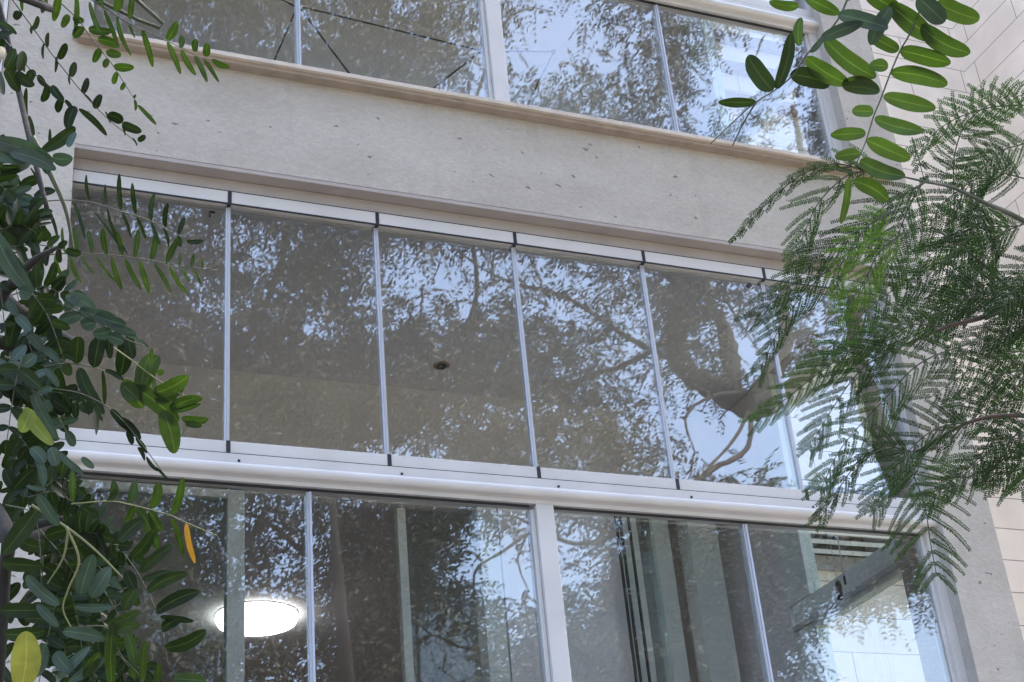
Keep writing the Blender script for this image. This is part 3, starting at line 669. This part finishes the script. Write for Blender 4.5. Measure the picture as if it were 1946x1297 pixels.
# the dense dark mass down the left edge
BR = [(-30, 300), (20, 420), (45, 560), (30, 700), (55, 820), (70, 950), (120, 1050), (150, 1170), (190, 1290)]
bp = catmull(BR, 60)
for i in range(84):
    p = bp[rng.randrange(60)]; sx, sy = p[0]+rng.uniform(-55, 30), p[1]+rng.uniform(-30, 30)
    a = rng.uniform(-.2, 1.9); L = rng.uniform(90, 190)
    ln = L if sy > 420 else L*.6
    if a < .9: ln *= .62
    e = (sx+ln*math.cos(a), sy+ln*math.sin(a)); mid = ((sx+e[0])/2, (sy+e[1])/2-rng.uniform(5, 20))
    if e[0] > (215 if sy < 900 else 310) or sy < 380 and e[0] > 130: continue
    A([(sx, sy), mid, e], rng.uniform(1.5, 2.1), rng.randint(4, 6), rng.uniform(38, 55), rng.uniform(38, 55), rng.uniform(50, 80), rng.uniform(50, 80),
      rng.uniform(20, 27), rng.choice(['dark', 'dark', 'dark', 'dark', 'dark', 'teal']), roll=(rng.uniform(-.8, .8), rng.uniform(-.8, .8)))

def outer(parent, inv, n, xr, yr, dr, m, sz):
    lv = Leaves()
    for i in range(n):
        sx, sy, d = rng.uniform(*xr), rng.uniform(*yr), rng.uniform(*dr); a = rng.uniform(-.5, 2.4); L = rng.uniform(90, 170)*sz
        pts = catmull([(sx, sy), (sx+L*.5*math.cos(a), sy+L*.5*math.sin(a)-10), (sx+L*math.cos(a), sy+L*math.sin(a))], 12)
        for k in range(1, 12, 2):
            p = pts[k]
            for sg in (-1, 1):
                aa = a+sg*1.1+rng.uniform(-.2, .2); l_ = rng.uniform(34, 52)*sz
                b0 = at(p[0], p[1], d); dd_ = rng.uniform(-.05, .05)
                lv.leaf(b0, at(p[0]+l_*math.cos(aa), p[1]+l_*math.sin(aa), d+dd_), rng.uniform(18, 24)*sz*d/FPX, rng.uniform(-.7, .7))
    o = lv.build('outer_foliage', LF[m], parent, inv); o['kind'] = 'stuff'
outer(lt, I1, 260, (-1100, -60), (-500, 1500), (1.6, 2.6), 'dark', 1.0)

# ---- top right branch of big leaflets -----------------------------
T2 = np.array([1.75, -4.5, 0.0])
rt = empty('broadleaf_tree', tuple(T2)); tag(rt, 'tree with large bright oval leaflets hanging into the top right corner', 'tree')
I2 = Matrix.Translation(-Vector(tuple(T2)))
o = MB().tube([T2, T2+(.03, .02, 1.3), T2+(-.02, .05, 2.4), T2+(-.1, .2, 3.4)], [.06, .05, .035, .02], 12).build('trunk', M['bark'], rt, smooth=True); o.matrix_parent_inverse = I2
R2 = lambda *a, **k: compound(rt, I2, *a, **k)
branch(rt, I2, [(1900, -160, 1.35), (1800, -80, 1.3), (1762, -15, 1.25)], .007, .002, 'twig', start=T2+(-.1, .2, 3.2))
branch(rt, I2, [(1800, -80, 1.3), (1700, -50, 1.28), (1612, 0, 1.25)], .004, .001, 'twig')
R2([(1762, -15), (1740, 40), (1725, 72), (1710, 98), (1692, 140), (1674, 188), (1660, 222), (1648, 262), (1636, 292), (1622, 322)],
   [(1711, 95, 1807, 122, 34), (1693, 137, 1799, 163, 33), (1679, 183, 1779, 206, 31), (1662, 226, 1757, 247, 29), (1647, 266, 1732, 303, 33), (1634, 306, 1719, 333, 31), (1624, 344, 1691, 382, 31),
    (1690, 8, 1775, 78, 40), (1750, 50, 1841, 103, 36), (1640, -20, 1720, 30, 34), (1780, 5, 1862, 38, 38), (1708, 96, 1652, 66, 27), (1688, 127, 1652, 124, 25), (1671, 173, 1604, 164, 27), (1660, 213, 1619, 211, 24),
    (1645, 253, 1582, 256, 25), (1634, 292, 1590, 298, 23), (1613, 340, 1600, 426, 14, .3)], 1.25, 'big', r0=3.2)
R2([(1612, -5), (1594, 35), (1562, 75), (1532, 105), (1508, 142), (1474, 171), (1437, 194), (1400, 226), (1350, 274)],
   [(1566, 74, 1668, 146, 36), (1532, 110, 1612, 162, 34), (1600, 158, 1673, 174, 31), (1595, 26, 1528, -4, 25), (1518, 12, 1462, 4, 20), (1519, 88, 1520, 32, 19, .2)], 1.25, 'big', r0=3.6)
R2([(1437, 194), (1412, 236), (1392, 278)], [(1502, 141, 1582, 161, 37), (1468, 173, 1420, 106, 38), (1437, 195, 1369, 197, 19), (1476, 170, 1503, 62, 24)], 1.25, 'dark', r0=3.2)
R2(None, [(1592, 28, 1690, 52, 32), (1560, 74, 1640, 44, 26), (1692, 14, 1655, 86, 30), (1540, 100, 1565, 70, 12), (1745, -5, 1796, 44, 40)], 1.22, 'teal')

outer(rt, I2, 60, (2160, 2800), (-700, 200), (1.3, 1.9), 'big', 1.6)

# ---- right feathery tree -------------------------------------------
T3 = np.array([2.35, -3.9, 0.0])
ft = empty('feathery_tree', tuple(T3)); tag(ft, 'tree with fine fern-like fronds filling the right side of the view', 'tree')
I3 = Matrix.Translation(-Vector(tuple(T3)))
o = MB().tube([T3, T3+(.0, .05, 1.5), T3+(-.05, .1, 2.9), T3+(-.1, .2, 4.6), T3+(-.2, .3, 6.0)], [.12, .10, .08, .05, .02], 12).build('trunk', M['bark'], ft, smooth=True); o.matrix_parent_inverse = I3
M['redbark'] = simple('reddish_twig', (.06, .03, .025), .7)
branch(ft, I3, [(2100, 520, 2.7), (1946, 420, 2.6), (1870, 385, 2.5), (1810, 357, 2.5), (1760, 346, 2.45), (1700, 333, 2.45)], .006, .0012, 'twig', start=T3+(-.03, .1, 2.6))
branch(ft, I3, [(2080, 560, 2.8), (1946, 575, 2.7), (1870, 603, 2.65), (1800, 622, 2.6), (1720, 655, 2.6)], .008, .002, 'redbark', start=T3+(-.03, .1, 2.4))
branch(ft, I3, [(2080, 700, 2.8), (1930, 560, 2.75), (1850, 487, 2.7), (1770, 430, 2.7)], .006, .0015, 'twig', start=T3+(-.03, .1, 2.3))
branch(ft, I3, [(2100, 800, 2.7), (1960, 790, 2.6), (1850, 800, 2.55), (1740, 860, 2.55)], .007, .002, 'redbark', start=T3+(-.02, .08, 2.1))

def frond(rach, d, n, L, aL, aR, mat_='fern', dens=3.6, lw=3.0, ll=7.2, tap=.5, dd=0., tw=0.):
    """bipinnate leaf: n pairs of pinnae of length L px along rach, angles against the rachis (deg)"""
    ppm = FPX/d; pts = catmull(rach, n*3+2); N_ = len(pts)
    P3 = [at(p[0], p[1], d+dd*i/N_) for i, p in enumerate(pts)]
    mb = MB().tube(P3, [.0013*(1-.7*i/N_)+.0002 for i in range(N_)], 5)
    V = []; F = []
    for i in range(1, n+1):
        j = min(N_-1, int(i*(N_-1)/(n+.2))); p = pts[j]; t = pts[min(j+1, N_-1)]-pts[max(j-1, 0)]; a = math.atan2(t[1], t[0])
        s_ = i/n; f = (.75+.5*s_ if s_ < .4 else .95-tap*(s_-.4)/.6)
        for sg, an in ((-1, aL), (1, aR)):
            if rng.random() < .04: continue
            a0 = a+sg*math.radians(an*(1.05-.35*s_))+rng.uniform(-.09, .09); LL = L*f*rng.uniform(.85, 1.1)
            bend = -sg*rng.uniform(.25, .5)+rng.uniform(-.08, .08) + (.15 if True else 0)
            m = max(6, int(LL/dens)); q = np.array(p); tilt = rng.uniform(-.5, .5)+tw; dep = d+dd*j/N_
            pr = [at(q[0], q[1], dep)]; cs = []
            for k in range(m):
                aa = a0+bend*(k/m)**1.2; q = q+np.array([math.cos(aa), math.sin(aa)])*LL/m
                dep += math.sin(tilt)*LL/m/ppm
                pc = at(q[0], q[1], dep); cs.append(pc)
                g_ = 1-.45*(k/m)**2
                for s2 in (-1, 1):
                    b_ = aa+s2*math.radians(rng.uniform(48, 68)); l_ = ll*g_*rng.uniform(.8, 1.1)
                    tp = at(q[0]+l_*math.cos(b_), q[1]+l_*math.sin(b_), dep+s2*math.sin(tilt)*l_/ppm)
                    o_ = len(V); c_ = (pc+tp)/2; wdt = lw/ppm*.5
                    sv = np.cross(tp-pc, CAM-pc); sv = sv/(np.linalg.norm(sv)+1e-9)*wdt + (CAM-pc)/np.linalg.norm(CAM-pc)*wdt*rng.uniform(-.8, .8)
                    V += [tuple(pc), tuple(c_+sv), tuple(tp), tuple(c_-sv)]; F.append((o_, o_+1, o_+2, o_+3))
            pr.append(cs[len(cs)//2]); pr.append(cs[-1]); mb.tube(pr, [.0011, .0009, .0004], 3)
    st = mb.build('frond', M['twig'], ft, smooth=True); st.matrix_parent_inverse = I3
    me = bpy.data.meshes.new('leaflets'); me.from_pydata(V, [], F); me.update(); me.materials.append(LF[mat_])
    o = bpy.data.objects.new('leaflets', me); C.objects.link(o); o.parent = st
FRONDS = [
 # upper fringe over the concrete beam
 ([(1670, 335), (1590, 312), (1520, 335), (1450, 395), (1395, 455)], 2.45, 13, 42, 38, 20, 'fern'),
 ([(1700, 333), (1620, 330), (1560, 380), (1530, 440), (1510, 500)], 2.45, 12, 95, 45, 40, 'fern'),
 ([(1760, 346), (1690, 385), (1640, 430), (1570, 480), (1500, 545), (1440, 600)], 2.4, 16, 105, 45, 38, 'fern'),
 ([(1755, 344), (1725, 400), (1700, 470), (1690, 540)], 2.5, 13, 95, 50, 45, 'fern'),
 ([(1700, 430), (1620, 475), (1545, 540), (1490, 610), (1445, 700)], 2.5, 15, 90, 42, 38, 'fern'),
 ([(1720, 440), (1670, 480), (1640, 540), (1600, 590)], 2.3, 12, 70, 50, 50, 'fernb'),
 ([(1700, 400), (1650, 430), (1600, 500), (1590, 560)], 2.35, 11, 55, 50, 50, 'fernb'),
 # right wall, fine against the pale stone
 ([(1812, 352), (1815, 290), (1840, 230), (1900, 190), (1960, 180)], 2.7, 16, 75, 70, 80, 'fern'),
 ([(1733, 262), (1745, 300), (1757, 345)], 2.7, 3, 30, 60, 60, 'fern'),
 ([(1960, 200), (1880, 205), (1800, 235), (1740, 290)], 2.8, 14, 70, 50, 50, 'fern'),
 ([(1950, 340), (1880, 330), (1800, 380), (1750, 440)], 2.7, 15, 95, 60, 50, 'fern'),
 ([(1960, 270), (1900, 290), (1850, 340), (1800, 420)], 2.8, 14, 90, 60, 50, 'fern'),
 ([(1870, 385), (1850, 440), (1790, 500), (1720, 560)], 2.7, 15, 100, 50, 50, 'fern'),
 ([(1960, 420), (1900, 450), (1850, 530), (1800, 600)], 2.7, 14, 100, 50, 50, 'fern'),
 ([(1930, 560), (1850, 560), (1770, 600), (1690, 640), (1600, 680)], 2.6, 18, 105, 50, 45, 'fern'),
 ([(1800, 620), (1700, 620), (1610, 670), (1530, 730), (1440, 800)], 2.5, 18, 100, 45, 42, 'fern'),
 ([(1720, 655), (1640, 700), (1580, 780), (1540, 850)], 2.5, 14, 90, 45, 45, 'fern'),
 ([(1850, 650), (1750, 690), (1680, 760), (1600, 850), (1560, 930)], 2.5, 18, 105, 48, 45, 'fern'),
 ([(1740, 860), (1660, 850), (1600, 920), (1560, 985)], 2.5, 13, 75, 40, 40, 'fern'),
 ([(1720, 850), (1735, 900), (1757, 960), (1768, 1030), (1780, 1095)], 2.35, 12, 128, 66, 66, 'fernm'),
 ([(1850, 800), (1770, 820), (1700, 890), (1660, 970)], 2.5, 15, 100, 50, 50, 'fern'),
 ([(1900, 800), (1860, 870), (1800, 920), (1760, 960)], 2.5, 13, 85, 50, 55, 'fern'),
 ([(1960, 790), (1920, 840), (1890, 890), (1870, 920)], 2.5, 11, 70, 55, 55, 'fern'),
 ([(1990, 830), (1960, 880), (1940, 930)], 2.5, 9, 65, 55, 55, 'fern'),
]
for i_, a in enumerate(FRONDS):
    a = list(a)
    if a[6] == 'fern' and i_ % 2: a[6] = 'fernm'
    frond(*a)
for i in range(24):
    sx, sy = rng.uniform(2120, 2600), rng.uniform(100, 1000); an = math.radians(rng.uniform(120, 200)); L = rng.uniform(150, 260)
    e = (sx+L*math.cos(an), sy+L*math.sin(an)+60)
    if e[0] < 1990: continue
    frond([(sx, sy), ((sx+e[0])/2, (sy+e[1])/2-25), e], rng.uniform(2.4, 3.0), 12, rng.uniform(75, 105), 55, 50, 'fern' if i % 2 else 'fernm')
# the thick middle of the crown
for i in range(9):
    sx, sy = rng.uniform(1930, 2030), 430+i*54
    an = math.radians(rng.uniform(140, 175)); L = rng.uniform(130, 210)
    e = (sx+L*math.cos(an), min(sy+L*math.sin(an)+50, 925))
    frond([(sx, sy), ((sx+e[0])/2, (sy+e[1])/2-25), e], rng.uniform(2.45, 2.9), rng.randint(10, 13), rng.uniform(75, 100), 55, 50, 'fern' if i % 4 else 'fernm')
for i in range(5):
    sx, sy = rng.uniform(1760, 2010), rng.uniform(440, 860)
    an = math.radians(rng.uniform(130, 185)); L = rng.uniform(150, 290)
    e = (sx+L*math.cos(an), sy+L*math.sin(an)+60); 
    if e[1] > 930: e = (e[0], 915)
    mid = ((sx+e[0])/2, (sy+e[1])/2-rng.uniform(10, 40))
    if e[0] < 1640 and e[1] < 560: continue
    frond([(sx, sy), mid, e], rng.uniform(2.4, 3.1), rng.randint(11, 15), rng.uniform(75, 110), 55, 50, 'fern', dens=3.6, tw=rng.uniform(-.3, .3))

# ================================================================== trees across the street, seen in the glass
def big_tree(name, label, base, limbs, seed, group=None):
    e = empty(name, tuple(base)); tag(e, label, 'tree', group)
    inv = Matrix.Translation(-Vector(tuple(base)))
    for nm, P, r0, r1 in limbs:
        Q = catmull(P, len(P)*6); n = len(Q); rn = np.random.RandomState(seed)
        Q = [q+rn.normal(0, .25*(r0+(r1-r0)*i/n), 3)*.4 for i, q in enumerate(Q)]
        o = MB().tube(Q, [r0+(r1-r0)*i/(n-1) for i in range(n)], 10 if r0 > .1 else 6).build(nm, M['bark'], e, smooth=True); o.matrix_parent_inverse = inv
    return e, inv
def crown(e, inv, centers, npl, seed, Lf=.45, Ll=.10, Lw=.03, pairs=9, m='crown'):
    """leaves = pinnate sprays gathered round centres; each leaflet its own small face"""
    rs = np.random.RandomState(seed); V = []; cnt = 0
    for c, r in centers:
        k = max(1, int(npl*(r/.5)**2))
        pos = c + rs.normal(0, r*.55, (k, 3))
        dr = rs.normal(0, 1, (k, 3)); dr[:, 2] -= .55; dr /= np.linalg.norm(dr, axis=1)[:, None]
        up = rs.normal(0, .5, (k, 3)); up[:, 2] += 1
        sd_ = np.cross(dr, up); sd_ /= np.linalg.norm(sd_, axis=1)[:, None]
        L = Lf*rs.uniform(.7, 1.25, k)
        for i in range(pairs):
            t = (i+.6)/pairs; q = pos + dr*(L*t)[:, None] + np.array([0, 0, -1.])*(L*t*t*.3)[:, None]
            l_ = Ll*(1-.35*abs(t-.45)*2)
            for s in (-1, 1):
                d_ = sd_*s*.85 + dr*.5 + rs.normal(0, .12, (k, 3)); d_[:, 2] -= .12
                d_ /= np.linalg.norm(d_, axis=1)[:, None]
                nrm = rs.normal(0, 1, (k, 3)); wv = np.cross(d_, nrm); wv /= np.linalg.norm(wv, axis=1)[:, None]
                a = q; b = q+d_*l_*.5+wv*Lw*.5; c2 = q+d_*l_; d2 = q+d_*l_*.5-wv*Lw*.5
                V.append(np.stack([a, b, c2, d2], 1).reshape(-1, 3))
    V = np.concatenate(V); nf = len(V)//4
    me = bpy.data.meshes.new('crown'); me.vertices.add(len(V)); me.vertices.foreach_set('co', V.astype(np.float32).ravel())
    me.loops.add(len(V)); me.loops.foreach_set('vertex_index', np.arange(len(V), dtype=np.int32))
    me.polygons.add(nf); me.polygons.foreach_set('loop_start', np.arange(0, len(V), 4, dtype=np.int32))
    me.polygons.foreach_set('loop_total', np.full(nf, 4, np.int32)); me.update(calc_edges=True); me.validate()
    me.materials.append(LF[m]); o = bpy.data.objects.new('crown', me); C.objects.link(o); o.parent = e; o.matrix_parent_inverse = inv
    return nf
mm = mirrored
YT = 10.0
fork = mm(1432, 770, YT); tk = mm(1642, 690, YT); b1 = np.array([tk[0]+1.9, -YT+.3, 0.])
limbs = [('trunk', [b1, mm(1710, 900, YT), tk, mm(1630, 560, YT), mm(1655, 420, YT), mm(1640, 250, YT)], .22, .06),
 ('limb', [tk, mm(1570, 705, YT), mm(1500, 745, YT), fork], .17, .19),
 ('limb', [fork, mm(1370, 738, YT), mm(1300, 690, YT), mm(1290, 620, YT-.3), mm(1305, 500, YT-.6), mm(1330, 380, YT-1)], .20, .07),
 ('limb', [mm(1400, 745, YT), mm(1392, 680, YT), mm(1382, 620, YT+.2), mm(1350, 560, YT+.4), mm(1340, 440, YT+.8)], .15, .04),
 ('limb', [fork, mm(1475, 700, YT), mm(1500, 640, YT), mm(1492, 560, YT+.3), mm(1530, 400, YT+.6), mm(1500, 200, YT+.6)], .16, .04),
 ('limb', [mm(1300, 690, YT), mm(1200, 640, YT+.5), mm(1080, 560, YT+.6), mm(940, 520, YT+.8), mm(800, 420, YT+1)], .05, .012),
 ('limb', [mm(1290, 640, YT-.2), mm(1150, 700, YT+.6), mm(1000, 740, YT+1), mm(800, 720, YT+1.2), mm(640, 770, YT+1.4)], .045, .012),
 ('branch', [mm(1470, 740, YT), mm(1365, 748, YT-.5), mm(1310, 790, YT-.7), mm(1325, 860, YT-.8)], .035, .012),
 ('branch', [fork, mm(1400, 830, YT-.6), mm(1340, 900, YT-1), mm(1290, 930, YT-1)], .03, .01),
 ('branch', [mm(1400, 600, YT), mm(1450, 560, YT), mm(1480, 620, YT)], .02, .008),
 ('branch', [mm(1380, 560, YT), mm(1430, 640, YT), mm(1470, 690, YT)], .018, .008),
 ('branch', [fork, mm(1425, 850, YT-.4), mm(1360, 890, YT-.6), mm(1260, 960, YT-1), mm(1190, 1010, YT-1.2), mm(1100, 1035, YT-1.3), mm(1020, 1005, YT-1.3), mm(960, 1040, YT-1.4), mm(905, 1075, YT-1.5), mm(900, 1130, YT-1.5)], .04, .012),
 ('branch', [mm(1000, 1010, YT-1.3), mm(985, 1060, YT-1.3), mm(1005, 1120, YT-1.3)], .018, .006),
 ('branch', [mm(915, 1060, YT-1.5), mm(885, 1043, YT-1.5), mm(840, 1080, YT-1.5), mm(810, 1120, YT-1.6)], .016, .006),
 ('branch', [mm(1020, 1005, YT-1.3), mm(980, 978, YT-1.3), mm(920, 975, YT-1.3), mm(880, 985, YT-1.3)], .018, .007),
 ('branch', [mm(1170, 1015, YT-1.2), mm(1100, 995, YT-1.2), mm(1085, 1020, YT-1.2)], .02, .01),
]
e1, i1 = big_tree('shade_tree', 'large spreading tree with a thick forked trunk, mirrored in the right-hand panes', b1, limbs, 3)
b2 = mm(60, 1297, 9.0); b2[2] = 0; b2[0] -= .3
k2 = mm(70, 900, 9.0)
limbs2 = [('trunk', [b2, (b2+k2)/2+(.1, 0, 0), k2], .2, .14),
 ('limb', [k2, mm(260, 820, 10.2), mm(480, 640, 10.4), mm(560, 400, 10.6), mm(560, 150, 10.8)], .075, .02),
 ('limb', [k2, mm(740, 820, 10.3), mm(800, 700, 10.6), mm(900, 560, 10), mm(860, 300, 10)], .07, .02),
 ('limb', [k2, mm(420, 850, 10), mm(320, 700, 10), mm(250, 520, 10.2), mm(200, 300, 10.2)], .06, .015),
 ('branch', [mm(600, 960, 10), mm(680, 870, 10), mm(750, 790, 10), mm(830, 720, 10)], .03, .01),
 ('branch', [mm(600, 1160, 10), mm(700, 1120, 10), mm(800, 1060, 10), mm(860, 1080, 10)], .04, .012),
 ('branch', [mm(590, 1050, 10), mm(500, 980, 10), mm(400, 960, 10)], .035, .01),
 ('branch', [mm(850, 330, 10), mm(950, 60, 10), mm(1020, 10, 10)], .03, .01),
]
e2, i2 = big_tree('shade_tree', 'leafy dark tree mirrored across the left and middle panes', b2, limbs2, 5)
# gaps where the sky shows (centre x, y, half width, half height)
GAPS = [(1035, 70, 85, 75), (890, 150, 65, 45), (200, 30, 60, 30), (1225, 165, 25, 35), (465, 425, 35, 22), (765, 458, 36, 18), (870, 498, 36, 28), (1025, 515, 65, 26), (1175, 665, 26, 32),
 (745, 850, 60, 42), (405, 560, 28, 45), (620, 620, 22, 34), (1420, 640, 48, 48), (1390, 845, 92, 68), (1590, 830, 120, 110), (520, 970, 75, 26), (500, 1100, 34, 30), (582, 1250, 22, 40),
 (925, 1050, 110, 72), (1000, 1130, 40, 50), (1105, 1040, 62, 62), (615, 1050, 22, 46), (1680, 1230, 130, 90), (1230, 480, 26, 20), (1520, 560, 40, 50), (1180, 800, 20, 30), (560, 620, 16, 26), (1240, 600, 20, 40),
 (1080, 880, 40, 22), (370, 30, 60, 25), (330, 740, 26, 16), (860, 745, 30, 20), (700, 620, 14, 30), (420, 700, 14, 14), (1010, 800, 14, 30), (690, 480, 18, 18), (560, 470, 14, 14), (940, 660, 20, 12)]
SPARSE = [(780, 560, 140, 110), (1130, 640, 70, 110), (640, 1040, 60, 120), (300, 120, 180, 100), (700, 60, 230, 90), (460, 1040, 150, 80), (900, 480, 120, 50), (1140, 1130, 100, 40), (700, 1200, 120, 90)]
rs = np.random.RandomState(11)
def gap(x, y, g, k=1.0): return ((x-g[0])/(g[2]*k))**2+((y-g[1])/(g[3]*k))**2 < 1
cs1 = []; cs2 = []
for i in range(3400):
    x, y = rs.uniform(60, 1800), rs.uniform(-160, 1340)
    if any(gap(x, y, g, 1.12) for g in GAPS): continue
    if any(gap(x, y, g) for g in SPARSE) and rs.rand() < .6: continue
    if x > 1480 and y > 420 and rs.rand() < .6: continue
    if x > 1180 and 600 < y < 950 and rs.rand() < .75: continue
    if x > 1540 and y > 1120 : continue
    if 1290 < x < 1530 and y < 290 and rs.rand() < .85: continue
    if x > 1040 and 970 < y < 1130 and rs.rand() < .6: continue
    if x > 940 and y < 200 and rs.rand() < .35: continue
    if x > 1250 and 1000 < y and x > 1540: continue
    d = YT+rs.uniform(-2.2, 2.0) if x > 1000 else 9.2+rs.uniform(-1.6, 2.2)
    (cs1 if x > 1000 else cs2).append((mm(x, y, d), rs.uniform(.16, .34)))
SOLID = [(330, 40, 240, 110, 200), (740, 100, 100, 60, 90), (1330, 1120, 170, 200, 480), (1600, 1050, 150, 55, 230), (1560, 170, 40, 110, 40), (1270, 120, 30, 120, 40), (740, 1130, 110, 170, 260), (560, 740, 150, 130, 130), (1080, 760, 100, 130, 90), (860, 690, 130, 90, 90), (1290, 600, 60, 110, 50), (260, 640, 110, 160, 90),
         (640, 500, 70, 60, 40), (320, 1150, 120, 140, 90), (1090, 1240, 110, 90, 60), (1340, 560, 50, 60, 25), (430, 800, 80, 80, 40), (1530, 640, 30, 60, 20)]
for cx, cy_, hw_, hh_, k in SOLID:
    for i in range(int(k*.62)):
        x, y = cx+rs.uniform(-hw_, hw_), cy_+rs.uniform(-hh_, hh_)
        if any(gap(x, y, g, 1.1) for g in GAPS): continue
        (cs1 if x > 1000 else cs2).append((mm(x, y, (YT if x > 1000 else 9.6)+rs.uniform(-1.5, 1.5)), rs.uniform(.2, .36)))
n1 = crown(e1, i1, cs1, 26, 21); n2 = crown(e2, i2, cs2, 30, 22)
print('crown faces', n1, n2, 'centres', len(cs1), len(cs2))
